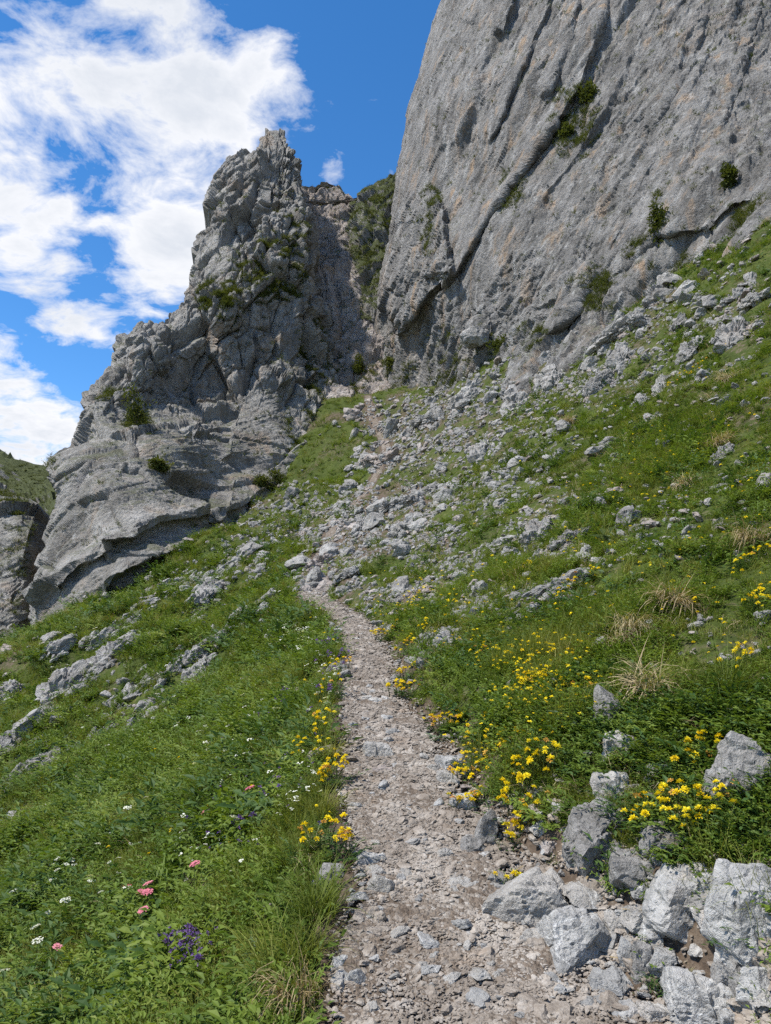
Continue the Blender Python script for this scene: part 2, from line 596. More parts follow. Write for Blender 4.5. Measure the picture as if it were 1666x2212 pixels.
RUBBLE = [  # stony places on the slopes: layout centre, radii, weight
    (700, 1240, 90, 60, 1.0), (770, 1165, 120, 60, 1.0), (850, 1085, 120, 55, 1.0), (830, 990, 70, 35, 1.0), (880, 1130, 90, 50, .8), (1000, 985, 120, 55, .7), (1010, 1060, 90, 40, .7),
    (1150, 1170, 110, 45, .75), (1215, 1195, 70, 30, .7), (1080, 1310, 150, 45, .5), (965, 1385, 60, 40, .9), (900, 905, 90, 55, .8), (1050, 850, 150, 55, .75), (1200, 800, 150, 60, .7),
    (1330, 740, 120, 55, .6), (1450, 680, 140, 60, .55), (1595, 690, 60, 110, .7), (1390, 640, 80, 50, .6), (620, 1120, 130, 40, .6), (640, 1080, 120, 40, .55), (530, 1225, 70, 40, .6),
    (450, 1285, 50, 40, .5), (820, 1285, 120, 35, .8), (1200, 1285, 90, 35, .5), (1040, 1330, 80, 30, .5), (800, 900, 40, 40, .9), (430, 1440, 60, 60, .7), (200, 1460, 120, 60, .6), (310, 1560, 70, 45, .5),
    (60, 1650, 90, 50, .6), (500, 1720, 70, 45, .35),
    (930, 1200, 120, 55, .8), (1050, 1130, 120, 50, .6), (960, 1275, 120, 40, .6), (1130, 1060, 110, 50, .5), (1000, 925, 150, 50, .8), (1160, 950, 110, 50, .5), (900, 985, 70, 60, .8), (560, 1180, 90, 30, .5), (700, 1130, 70, 40, .7), (1300, 850, 90, 60, .5), (1420, 800, 120, 50, .45)]


def rubble_at(P):
    u, v = project(P)
    w = np.zeros(len(P))
    for (cx, cy, rx, ry, a) in RUBBLE:
        w = np.maximum(w, a * (1 - smooth(.55, 1.25, np.hypot((u - cx) / rx, (v - cy) / ry))))
    return w


def bank_at(P):
    """Bare stony bank right of the near path."""
    u, v = project(P)
    top = np.interp(u, [880, 960, 1100, 1250, 1300, 1420, 1700], [1480, 1640, 1735, 1755, 1800, 1830, 1835])
    return smooth(0, 70, v - top) * (P[:, 1] < 6) * (P[:, 1] > .2)


def make_ground_mat():
    m, k, out = new_mat("turf_and_soil")
    v = k.n('ShaderNodeNewGeometry').outputs['Position']
    soil = k.n('ShaderNodeAttribute', attribute_name='soil').outputs['Fac']
    a = k.noise(v, 1.1, 5, .6, .4); b = k.noise(v, 9, 5, .65); c = k.noise(v, 40, 4, .7)
    g = k.ramp(k.math('ADD', k.math('MULTIPLY', a, .5), k.math('MULTIPLY', b, .5)),
               [(.32, (.026, .034, .010)), (.48, (.045, .062, .014)), (.58, (.066, .082, .020)), (.70, (.105, .098, .040))])
    s = k.ramp(k.math('ADD', k.math('MULTIPLY', b, .6), k.math('MULTIPLY', c, .4)),
               [(.32, (.045, .033, .024)), (.5, (.088, .066, .048)), (.62, (.135, .108, .082)), (.72, (.26, .235, .20))])
    sm = k.ramp(k.math('ADD', soil, k.math('MULTIPLY', k.math('SUBTRACT', b, .5), .9)), [(.38, 0.0), (.58, 1.0)])
    col = k.mix(sm, g, s)
    bs = k.n('ShaderNodeBsdfPrincipled')
    bs.inputs['Roughness'].default_value = .95
    bs.inputs['Specular IOR Level'].default_value = .1
    k.l(col, bs.inputs['Base Color'])
    bp = k.n('ShaderNodeBump'); bp.inputs['Strength'].default_value = .7; bp.inputs['Distance'].default_value = .05
    k.l(k.math('ADD', k.math('MULTIPLY', c, .4), b), bp.inputs['Height'])
    k.l(bp.outputs[0], bs.inputs['Normal'])
    k.l(bs.outputs[0], out.inputs[0])
    return m


def make_gravel_mat():
    m, k, out = new_mat("trodden_gravel")
    v = k.n('ShaderNodeNewGeometry').outputs['Position']
    vo = k.n('ShaderNodeTexVoronoi'); vo.inputs['Scale'].default_value = 70; k.l(v, vo.inputs['Vector'])
    vb = k.n('ShaderNodeTexVoronoi'); vb.inputs['Scale'].default_value = 150; k.l(v, vb.inputs['Vector'])
    a = k.noise(v, 2.2, 5, .6, .3); b = k.noise(v, 22, 4, .6)
    sep = k.n('ShaderNodeSeparateColor'); k.l(vo.outputs['Color'], sep.inputs[0])
    st = k.ramp(sep.outputs[0], [(0, (.12, .098, .077)), (.4, (.18, .153, .125)), (.75, (.235, .207, .175)), (1, (.33, .305, .27))])
    so = k.ramp(b, [(.35, (.080, .061, .045)), (.55, (.145, .115, .088)), (.72, (.205, .170, .135))])
    mk = k.ramp(k.math('ADD', k.math('MULTIPLY', a, 1.1), k.math('MULTIPLY', sep.outputs[1], .35)), [(.64, 0.0), (.88, 1.0)])
    col = k.mix(mk, so, st)
    bs = k.n('ShaderNodeBsdfPrincipled'); bs.inputs['Roughness'].default_value = .95; bs.inputs['Specular IOR Level'].default_value = .15
    k.l(col, bs.inputs['Base Color'])
    bp = k.n('ShaderNodeBump'); bp.inputs['Strength'].default_value = .8; bp.inputs['Distance'].default_value = .012
    hgt = k.math('ADD', k.math('MULTIPLY', k.math('SUBTRACT', 1.0, vo.outputs['Distance']), 1.0), k.math('MULTIPLY', k.math('SUBTRACT', 1.0, vb.outputs['Distance']), .5))
    k.l(hgt, bp.inputs['Height'])
    k.l(bp.outputs[0], bs.inputs['Normal'])
    k.l(bs.outputs[0], out.inputs[0])
    return m


def build_ground():
    # fan of rows that starts behind the camera; rows widen with distance
    rows = np.concatenate([np.linspace(-4, .6, 14)[:-1], np.geomspace(3.0, 84, 470) - 2.4])
    cols = 430
    ang = np.tan(np.radians(np.linspace(-50, 48, cols)))
    Y, A = np.meshgrid(rows, ang, indexing='ij')
    X = A * (np.maximum(Y, 0) * .78 + 4.2)
    x, y = X.ravel(), Y.ravel()
    h, d, edge, zp = ground(x, y, True)
    inside = 1 - smooth(edge * .8, edge * 1.05, np.abs(d))
    near = 1 - smooth(16, 22, y)
    P = np.stack([x, y, h - .035 * inside * near], 1)
    q3 = np.stack([x, y, 0 * x], 1)
    soil = (1 - smooth(0, .55, d - edge)) * (d > 0) * smooth(1.2, 3, 12 - y) * (.75 + .5 * noise(q3 * 2.3, 77))
    soil = np.maximum(soil, (1 - smooth(0, .12, np.abs(d) - edge)) * .9)
    soil = np.maximum(soil, rubble_at(P) * .55 + .3 * fbm(q3 * 1.3, 41, 3) * (rubble_at(P) > .05))
    soil = np.maximum(soil, .32 + .5 * fbm(q3 * .5, 43, 4))
    soil = np.maximum(soil, bank_at(P) * .95 * (d > 0))
    me = mesh_from('ground', P, grid_faces(*X.shape)[:, ::-1].copy(), make_ground_mat(), True)
    fattr(me, 'soil', np.clip(soil, 0, 1))
    return tag(obj('ground', me), kind='structure')


def build_path():
    n, m = 620, 44
    s = np.linspace(0, len(PC) - 1.001, n); s = (s / s[-1]) ** 1.25 * s[-1]
    i = s.astype(int); f = (s - i)[:, None]
    c = PC[i] * (1 - f) + PC[i + 1] * f
    hw = PHW[i] * (1 - f[:, 0]) + PHW[i + 1] * f[:, 0]
    t = np.gradient(c[:, :2], axis=0); t /= np.linalg.norm(t, axis=1)[:, None]
    nr = np.stack([t[:, 1], -t[:, 0]], 1)
    a = np.linspace(-1.25, 1.25, m)
    XY = c[:, None, :2] + nr[:, None] * (a[None, :] * hw[:, None])[..., None]
    x, y = XY[..., 0].ravel(), XY[..., 1].ravel()
    h, d, edge, zp = ground(x, y, True)
    q3 = np.stack([x, y, 0 * x], 1)
    lift = .012 - .16 * smooth(edge * .82, edge * 1.12, np.abs(d))
    z = h + lift + .010 * fbm(q3 * 14, 51, 3) + .018 * np.clip(fbm(q3 * 4, 55, 2), -1, 1)
    me = mesh_from('path', np.stack([x, y, z], 1), grid_faces(n, m)[:, ::-1].copy(), make_gravel_mat(), True)
    return tag(obj('path', me), kind='structure')


build_ground()
build_path()


# ------------------------------------------------------------------ cliffs
def slab(name, mat, left, right, rows, ncol, ctrl, feats=(), disp=None, round_r=(4, 4), round_k=1.2, back=(0, 18, -2), c=60, colspace=None, sides=True):
    """A rock mass: a front surface through controls (layout x, y, distance), steps along feature lines, rounded off at its
    two outlines, worked over with blocks and grain, and closed by sides and a back."""
    rows = np.asarray(rows, float)
    ly, lx = zip(*sorted((p[1], p[0]) for p in left)); ry, rx = zip(*sorted((p[1], p[0]) for p in right))
    xl, xr = np.interp(rows, ly, lx), np.interp(rows, ry, rx)
    s = np.linspace(0, 1, ncol) if colspace is None else colspace
    PX = xl[:, None] + (xr - xl)[:, None] * s[None]; PY = np.repeat(rows[:, None], ncol, 1)
    px, py = PX.ravel(), PY.ravel()
    cc = np.array(ctrl, float)
    D = RBF(cc[:, :2], cc[:, 2], c, 1e-2)(np.stack([px, py], 1))
    for (poly, amp, L) in feats:
        d, sd, al = polyseg(px + 5 * noise(np.stack([px, py, 0 * px], 1) / 26., 5), py + 5 * noise(np.stack([px, py, 0 * px], 1) / 26., 6), poly)
        endf = smooth(0, .12, al) * (1 - smooth(.88, 1, al))
        D = D - amp * endf * np.exp(-d / L) * (sd > 0) * smooth(0, 14, d)
    wl = (px - np.repeat(xl, ncol)) * D / F; wr = (np.repeat(xr, ncol) - px) * D / F
    for wd, R in ((wl, round_r[0]), (wr, round_r[1])):
        if R:
            q = np.clip(R - wd, 0, R)
            D = D + round_k * (R - np.sqrt(R * R - q * q))
    P = at(px, py, D)
    G = P.reshape(len(rows), ncol, 3)
    Gs = G.copy()                                              # broad normals: blocks move out of the wall as wholes
    for _ in range(24):
        Gs[1:-1, 1:-1] = (Gs[1:-1, 1:-1] * 2 + Gs[:-2, 1:-1] + Gs[2:, 1:-1] + Gs[1:-1, :-2] + Gs[1:-1, 2:]) / 6
    du, dv = np.gradient(Gs, axis=1), np.gradient(Gs, axis=0)
    nn = np.cross(du, dv)
    nn[:, :6] = nn[:, 6:7]; nn[:, -6:] = nn[:, -7:-6]; nn[:4] = nn[4:5]
    nn = nn.reshape(-1, 3); nn /= np.linalg.norm(nn, axis=1)[:, None] + 1e-9
    flip = np.sign((nn * (P - np.array([0, 0, CAMZ]))).sum(1)); nn *= -np.where(flip == 0, 1, flip)[:, None]
    if disp is not None:
        dmp = np.ones(len(P))
        for wd, R in ((wl, round_r[0]), (wr, round_r[1])):
            if R:
                dmp *= .75 + .25 * smooth(0, R * .5, wd)
        P = P + nn * (disp(P, px, py) * dmp)[:, None]
    V = P.reshape(len(rows), ncol, 3)
    faces = [grid_faces(len(rows), ncol)]
    verts = [P]
    if sides:
        i = np.arange(len(rows) * ncol).reshape(len(rows), ncol)
        ring = np.concatenate([i[0, :], i[1:, -1], i[-1, -2::-1], i[-2:0:-1, 0]])
        n = len(ring); base = P[ring]; off = len(P); prev = ring
        cen = base.mean(0)
        sm = base.copy()
        for _ in range(14):
            sm = (np.roll(sm, 1, 0) + sm * 2 + np.roll(sm, -1, 0)) / 4
        for j, kk in enumerate((.12, .35, .7, 1.0)):
            W = (base if j == 0 else sm) * .3 + sm * .7 + np.array(back) * kk
            W = W + (cen + np.array(back) * kk - W) * (.0, .03, .10, .3)[j]
            verts.append(W); cur = np.arange(off, off + n); off += n
            faces.append(np.stack([prev, np.roll(prev, -1), np.roll(cur, -1), cur], 1)); prev = cur
        verts.append((cen + np.array(back))[None]); tip = off
        faces.append(np.stack([prev, np.roll(prev, -1), np.full(n, tip), np.full(n, tip)], 1)[:0])
        tri = [(int(a), int(b), tip) for a, b in zip(prev, np.roll(prev, -1))]
    Fq = np.vstack(faces)
    me = mesh_from(name, np.vstack(verts), Fq, mat, False)
    if sides:
        bm = bmesh.new(); bm.from_mesh(me); bm.verts.ensure_lookup_table()
        for t in tri:
            bm.faces.new([bm.verts[q] for q in t])
        bmesh.ops.recalc_face_normals(bm, faces=bm.faces)
        bm.to_mesh(me); bm.free()
    o = obj(name, me)
    # front normals after displacement, for growing plants on ledges
    du, dv = np.gradient(V, axis=1), np.gradient(V, axis=0)
    n2 = np.cross(du, dv).reshape(-1, 3); n2 /= np.linalg.norm(n2, axis=1)[:, None] + 1e-9
    fl = np.sign((n2 * (P - np.array([0, 0, CAMZ]))).sum(1)); n2 *= -np.where(fl == 0, 1, fl)[:, None]
    return o, P, n2, px, py


def rot_coords(P, ax, ang):
    R = np.array(Matrix.Rotation(math.radians(ang), 3, ax))
    return P @ R.T


def disp_spire(P, px, py):
    w = np.stack([fbm(P / 3.0, 61, 2), fbm(P / 3.0 + 9, 62, 2), fbm(P / 3.0 + 19, 63, 2)], 1)
    w2 = np.stack([noise(P * 1.3, 64), noise(P * 1.3 + 9, 65), noise(P * 1.3 + 19, 66)], 1)
    low = smooth(780, 930, py - .10 * (px - 300) + 70 * noise(P / 4., 60))      # lower wall: big slabs with bedding
    Q = rot_coords(P + w * .18, 'Y', -8)
    hi_, lo_ = low < .999, low > .001
    a, ea = fmask(Q * np.array([1 / 3.0, 1 / 4.5, 1 / 6.5]), hi_, 11, .35, .05)
    b, eb = fmask((Q + w2 * .06) * np.array([1 / 1.25, 1 / 2.4, 1 / 2.6]), hi_, 12, .45, .07)
    c, ec = fmask((Q + w2 * .08) * np.array([1 / .55, 1 / 1.1, 1 / .95]), hi_, 13, .5)
    e4, ed = fmask((Q + w2 * .05) * np.array([1 / .26, 1 / .5, 1 / .42]), hi_, 19, .5)
    up = a * 1.7 + b * .85 + c * .30 + e4 * .10 - .75 * np.exp(-ea / .03) - .40 * np.exp(-eb / .04) - .12 * np.exp(-ec / .06)
    B = rot_coords(P + w * .10, 'Y', 22)
    a2, e2 = fmask(B * np.array([1 / 6.5, 1 / 6., 1 / 2.6]), lo_, 14, .3, .05)
    b2, e3 = fmask((B + w2 * .1) * np.array([1 / 2.4, 1 / 3., 1 / .8]), lo_, 15, .35)
    c2, e5 = fmask((B + w2 * .05) * np.array([1 / .8, 1 / 1.2, 1 / .28]), lo_, 20, .4)
    bed = fbm(B * np.array([.5, .6, 3.4]), 16, 4, .6, True)
    lo = a2 * 1.35 + b2 * .26 + c2 * .09 + bed * .10 - .40 * np.exp(-e2 / .02) - .10 * np.exp(-e3 / .03)
    g = fbm(P * 2.2, 17, 3, .6) * .05
    pl = np.zeros(len(P))                                     # broad clean slabs
    for (cx, cy, rx, ry) in ((565, 905, 75, 95), (535, 1065, 78, 75), (300, 1085, 170, 75), (350, 975, 100, 40), (170, 1230, 90, 70), (640, 740, 35, 60), (470, 560, 40, 60)):
        pl = np.maximum(pl, 1 - smooth(.7, 1.1, np.hypot((px - cx) / rx, (py - cy) / ry) + .25 * noise(P / 1.5, 67)))
    up = up * (1 - .72 * pl) + bed * .10 * pl; lo = lo * (1 - .55 * pl) + bed * .06 * pl
    up = up * (.35 + .65 * smooth(268, 320, py))
    return up * (1 - low) + lo * low + g + .5 * fbm(P / 7., 18, 2) - .45


def disp_cliff(P, px, py):
    w = np.stack([fbm(P / 4., 71, 2), fbm(P / 4. + 9, 72, 2), fbm(P / 4. + 19, 73, 2)], 1)
    w2 = np.stack([noise(P * 1.1, 74), noise(P * 1.1 + 9, 75), noise(P * 1.1 + 19, 76)], 1)
    fr = (px < 1740) & (py > -60) & (py < 930)                 # grain only where it can be seen
    Q = rot_coords(P + w * .12, 'Y', -27)                      # grain climbs to the right
    a, ea = facets(Q * np.array([1 / 3.0, 1 / 6.0, 1 / 18.]), 21, .25, .09)
    b, eb = facets((Q + w2 * .08) * np.array([1 / 1.1, 1 / 3.0, 1 / 7.5]), 22, .35, .11)
    c, ec = fmask((Q + w2 * .08) * np.array([1 / .42, 1 / 1.2, 1 / 2.1]), fr, 23, .4)
    e4, ed = fmask((Q + w2 * .05) * np.array([1 / .2, 1 / .6, 1 / .7]), fr, 29, .4)
    gr = fbm(Q * np.array([2.6, 1.6, .35]), 24, 4, .6, True)
    right = smooth(0, 120, px - np.interp(py, [-600, 40, 190, 345, 480, 590, 700], [1420, 1310, 1265, 1160, 1060, 990, 900]))
    base = smooth(620, 780, py + .30 * (px - 1000))
    pill = (1 - smooth(60, 110, np.abs(px - 895) + .2 * np.abs(py - 620))) * smooth(400, 470, py)
    patch = smooth(-.15, .25, fbm(P / 5., 70, 2))
    rough = np.clip(.42 + .3 * patch + .12 * right + 1.0 * base + .7 * pill, 0, 1.5)
    L = rot_coords(P + w * .3 + w2 * .1, 'Y', 12)
    l1, le = fmask(L * np.array([1 / 1.5, 1 / 1.5, 1 / .35]), fr, 26, .4)
    d = a * .95 * (0.7 + .3 * right) + b * .50 * rough + c * .24 * rough + e4 * .09 * rough + gr * .12 + l1 * .13 * right * patch
    return d - .16 * np.exp(-eb / .03) * rough - .05 * np.exp(-ec / .05) * rough + fbm(P * 2.4, 25, 3, .6) * .05 + .25 * fbm(P / 9., 27, 2)


def disp_gully(P, px, py):
    w = np.stack([fbm(P / 3., 81, 2), fbm(P / 3. + 9, 82, 2), fbm(P / 3. + 19, 83, 2)], 1)
    a, ea = facets((P + w) * np.array([1 / 2.4, 1 / 2.8, 1 / 3.4]), 31, .6)
    b, eb = facets((P + w * .5) * np.array([1 / .8, 1 / 1.2, 1 / 1.6]), 32, .7)
    return a * .9 + b * .32 - .2 * np.exp(-eb / .06) + fbm(P * 1.5, 33, 4, .6) * .2


M_SPIRE = rock_mat("spire_limestone", WARM, .55, ((0, math.radians(-20), 0), (1.2, 1.2, .35)), ochre=.8, lichen=.45, moss=.6, bump=.8, water=.32)
M_CLIFF = rock_mat("cliff_limestone", GREY, .55, ((0, math.radians(-27), 0), (2.2, 1.6, .16)), ochre=.35, lichen=.4, moss=.5, bump=.8, water=.8)
M_HILL = rock_mat("hill_turf", WARM, .6, None, ochre=.2, lichen=.2, moss=1.0, moss_bias=.42, bump=.8)
M_GULLY = rock_mat("gully_rock_and_turf", PINK, .6, None, ochre=.6, lichen=.4, moss=1.0, bump=.8)

rows_sp = np.concatenate([np.linspace(271, 1250, 470), np.linspace(1252, 1560, 110)[1:]])
spire, SP_P, SP_N, SP_X, SP_Y = slab(
    'rock_spire', M_SPIRE,
    left=[(572, 270), (556, 290), (546, 320), (506, 350), (476, 372), (456, 410), (440, 465), (424, 510), (398, 575), (372, 640), (336, 686), (306, 698), (262, 735), (246, 790), (200, 830), (158, 858),
          (152, 925), (142, 955), (98, 985), (90, 1015), (104, 1060), (120, 1100), (95, 1150), (72, 1200), (48, 1260), (38, 1330), (30, 1420), (10, 1560)],
    right=[(608, 270), (630, 288), (642, 330), (662, 385), (676, 440), (692, 470), (700, 560), (712, 640), (722, 710), (742, 760), (752, 830), (760, 900), (770, 1000), (760, 1200), (700, 1560)],
    rows=rows_sp, ncol=360,
    ctrl=[(40, 1400, 23), (160, 1340, 24.6), (250, 1290, 26.2), (380, 1200, 29.2), (520, 1160, 33), (600, 1060, 40), (670, 960, 44.5), (700, 870, 48.8), (745, 800, 52),
          (620, 700, 51), (690, 600, 54), (600, 500, 54), (600, 290, 59), (560, 300, 59), (500, 450, 55), (420, 600, 49), (480, 650, 47.5), (350, 720, 43.6), (300, 760, 41), (262, 800, 39), (160, 900, 34.5),
          (140, 960, 32.5), (100, 1000, 31.5), (60, 1250, 25.5), (560, 850, 46.5), (640, 850, 48.5), (520, 1000, 40.5), (300, 1010, 33), (200, 1100, 28.8), (400, 1050, 34.5), (300, 1130, 29.8), (480, 1080, 36),
          (440, 780, 47.2), (460, 850, 47.0), (390, 860, 44.2), (330, 860, 41.6), (300, 905, 39.0), (430, 700, 46.6), (330, 745, 42.2), (390, 780, 45.2), (450, 910, 41.5), (370, 935, 38), (300, 955, 35.8), (560, 960, 42.5), (650, 350, 57), (300, 1500, 20), (600, 1400, 24), (40, 1560, 20), (760, 1100, 44)],
    feats=[([(170, 1185), (290, 1170), (350, 1135), (480, 1118), (560, 1085), (620, 1030)][::-1], 1.6, 60), ([(250, 945), (300, 922), (380, 908), (440, 885)], 1.3, 60),
           ([(215, 1295), (260, 1250), (330, 1215), (420, 1185), (500, 1165)][::-1], 1.4, 45), ([(100, 1290), (160, 1230), (250, 1195)][::-1], 1.0, 40),
           ([(480, 990), (500, 850), (560, 800), (640, 812)], .8, 90), ([(585, 270), (590, 420), (580, 520)], .8, 40), ([(460, 1140), (500, 1010), (600, 985)], .7, 70), ([(620, 480), (560, 470), (520, 560)][::-1], .8, 50)],
    disp=disp_spire, round_r=(4.5, 3.5), round_k=1.3, back=(-3, 16, -3), c=45)
tag(spire, "tall grey rock spire with notched summit and long buttress falling to the meadow", "rock spire")

rows_cl = np.concatenate([np.linspace(-700, -30, 50)[:-1], np.linspace(-30, 960, 500), np.linspace(963, 1150, 20)])
cs = np.concatenate([np.linspace(0, 1, 90) ** 1.5 * .12, np.linspace(.12, .72, 400)[1:-1], np.linspace(.72, 1, 50)])
cliff, CL_P, CL_N, CL_X, CL_Y = slab(
    'rock_cliff', M_CLIFF,
    left=[(1060, -700), (985, -200), (950, 0), (921, 80), (898, 160), (880, 235), (868, 300), (858, 350), (852, 420), (838, 500), (822, 580), (812, 640), (806, 720), (798, 800), (790, 880), (780, 1150)],
    right=[(2000, -700), (2000, 1150)], rows=rows_cl, ncol=len(cs), colspace=cs,
    ctrl=[(800, 860, 51.5), (960, 830, 44), (1100, 760, 38), (1250, 735, 32), (1330, 640, 32), (1480, 570, 28.5), (1666, 490, 24.3), (1900, 400, 19), (2000, 360, 17), (1300, 300, 39), (1300, 0, 46), (1666, 0, 38), (1666, 250, 31.5),
          (950, 0, 60), (880, 230, 57), (860, 350, 55), (1000, 400, 49), (1000, 200, 52), (1050, 0, 55), (905, 600, 47.5), (815, 640, 51), (930, 480, 49), (1100, 500, 41), (1200, 600, 36), (1500, 350, 31.5), (1450, 150, 38),
          (1100, -500, 66), (1600, -500, 52), (2000, -500, 46), (2000, 100, 28), (900, 1100, 30), (1300, 1100, 18), (1700, 900, 14), (2000, 900, 12), (960, 950, 38), (1200, 880, 28)],
    feats=[([(1330, -40), (1310, 40), (1265, 190), (1160, 345), (1060, 480), (1000, 585), (950, 660)], 1.7, 70),
           ([(880, 720), (915, 668), (945, 630), (985, 600)][::-1], 1.8, 60), ([(945, 405), (966, 450), (972, 520), (988, 600)], 2.4, 70), ([(1340, 620), (1430, 520), (1520, 500), (1590, 440), (1666, 430)][::-1], .7, 50),
           ([(1090, 90), (1130, -40), (1160, -120)][::-1], 1.6, 45), ([(1060, 330), (1130, 170), (1190, 20), (1210, -60)][::-1], 1.4, 50), ([(1010, 700), (1060, 690), (1070, 740)], 1.0, 50),
           ([(1225, 745), (1262, 660), (1290, 570)][::-1], .9, 40), ([(1190, 230), (1240, 90), (1270, -60)][::-1], 1.2, 45), ([(1030, 60), (1060, -60)][::-1], 1.0, 40), ([(1420, 300), (1500, 150), (1540, 20)][::-1], .6, 60), ([(1120, 560), (1180, 440), (1260, 330), (1330, 210)][::-1], .5, 40), ([(1000, 330), (1040, 200), (1070, 60)][::-1], .5, 40), ([(920, 330), (950, 180), (985, 30)][::-1], .5, 40), ([(1330, 560), (1380, 440), (1440, 330)][::-1], .4, 40), ([(1560, 300), (1610, 160), (1650, 0)][::-1], .6, 45), ([(850, 760), (862, 640), (890, 480)][::-1], 1.0, 30)],
    disp=disp_cliff, round_r=(6, 0), round_k=1.5, back=(8, 22, -4), c=60)
tag(cliff, "sheer pale grey limestone cliff rising over the right-hand slope", "cliff")

gully, GU_P, GU_N, GU_X, GU_Y = slab(
    'gully_slope', M_GULLY,
    left=[(640, 395), (630, 420), (610, 600), (600, 1000)], right=[(700, 395), (735, 404), (758, 428), (768, 436), (790, 440), (960, 441), (960, 1000)],
    rows=np.linspace(397, 960, 260), ncol=150,
    ctrl=[(700, 860, 51.5), (800, 860, 51.5), (760, 790, 55), (740, 650, 60), (800, 600, 60.5), (830, 480, 65), (770, 450, 68), (700, 420, 70), (650, 400, 69), (620, 600, 62), (900, 500, 63), (900, 800, 54), (780, 960, 46), (620, 960, 46), (940, 960, 46)],
    feats=[([(715, 560), (725, 640), (738, 745)], 1.6, 25)], disp=disp_gully, round_r=(0, 0), back=(0, 14, -6), c=40)
tag(gully, "dark grassy gully wall with reddish rocky notch between spire and cliff", "gully")

knoll, KN_P, KN_N, KN_X, KN_Y = slab(
    'grassy_shoulder', M_HILL,
    left=[(862, 362), (840, 372), (800, 405), (772, 432), (758, 448), (752, 480), (742, 560), (738, 700)], right=[(930, 362), (930, 700)],
    rows=np.linspace(364, 690, 150), ncol=90,
    ctrl=[(860, 365, 67), (760, 445, 65), (850, 450, 64), (900, 500, 61.5), (800, 560, 61), (740, 650, 59.5), (900, 690, 57), (760, 690, 58)],
    disp=disp_gully, round_r=(3, 0), back=(3, 12, -5), c=40)
tag(knoll, "steep grassy shoulder below the skyline against the big cliff", "slope")

butt, BU_P, BU_N, BU_X, BU_Y = slab(
    'rock_buttress', M_SPIRE,
    left=[(-160, 1000), (-220, 1500)], right=[(-60, 1010), (-12, 1030), (14, 1056), (44, 1078), (78, 1094), (92, 1125), (96, 1180), (90, 1260), (84, 1330), (80, 1500)],
    rows=np.linspace(1012, 1500, 230), ncol=130,
    ctrl=[(0, 1040, 40), (80, 1090, 37), (40, 1200, 34.5), (60, 1350, 31), (0, 1400, 29), (-200, 1050, 44), (-200, 1450, 30), (80, 1500, 27)],
    feats=[([(20, 1200), (60, 1120), (80, 1090)], .8, 30)], disp=disp_spire, round_r=(0, 3), back=(0, 12, -3), c=40)
tag(butt, "jointed grey rock buttress at the left edge behind the spire's foot", "rock buttress")

hill, HI_P, HI_N, HI_X, HI_Y = slab(
    'hill', M_HILL,
    left=[(-500, 900), (-500, 1500)], right=[(-160, 900), (-10, 962), (30, 985), (62, 1003), (100, 1012), (160, 1018), (220, 1030), (240, 1500)],
    rows=np.linspace(902, 1500, 150), ncol=120,
    ctrl=[(0, 965, 78), (90, 1010, 74), (200, 1020, 76), (60, 1080, 62), (150, 1080, 60), (0, 1300, 50), (200, 1300, 46), (-400, 900, 95), (-400, 1400, 60), (100, 1500, 42)],
    disp=disp_gully, round_r=(0, 4), back=(0, 40, -10), c=60)
tag(hill, kind='structure')

# ------------------------------------------------------------------ rocks
M_PALE = rock_mat("pale_boulder", PALE, 2.6, None, ochre=.6, lichen=.22, veins=.5, bump=.8)
M_BLUE = rock_mat("blue_grey_boulder", BLUE, 2.6, None, ochre=.35, lichen=.2, veins=.7, bump=.75)
M_WEATHER = rock_mat("weathered_grey_rock", ((.125, .119, .108), (.195, .187, .174), (.255, .246, .23), (.34, .33, .312)), 3.5, None, ochre=.12, lichen=.6, bump=.8)
M_OUT = rock_mat("outcrop_limestone", ((.155, .147, .134), (.24, .23, .213), (.305, .294, .275), (.40, .388, .366)), 1.6, ((0, math.radians(30), 0), (.4, 1.5, 3.)), ochre=.18, lichen=.45, bump=.8)
M_SCREE = rock_mat("pinkish_scree", PINK, 2.2, None, ochre=.25, lichen=.2, bump=.6)
M_STONE = rock_mat("path_stone", ((.14, .115, .09), (.205, .174, .142), (.265, .232, .195), (.38, .347, .305)), 9, None, ochre=.4, lichen=.12, bump=.5)

_ICO = {}


def ico(sub):
    if sub not in _ICO:
        bm = bmesh.new(); bmesh.ops.create_icosphere(bm, subdivisions=sub, radius=1)
        V = np.array([v.co[:] for v in bm.verts]); Fa = np.array([[v.index for v in f.verts] for f in bm.faces]); bm.free()
        V /= np.linalg.norm(V, axis=1)[:, None]
        _ICO[sub] = (V, Fa)
    return _ICO[sub]


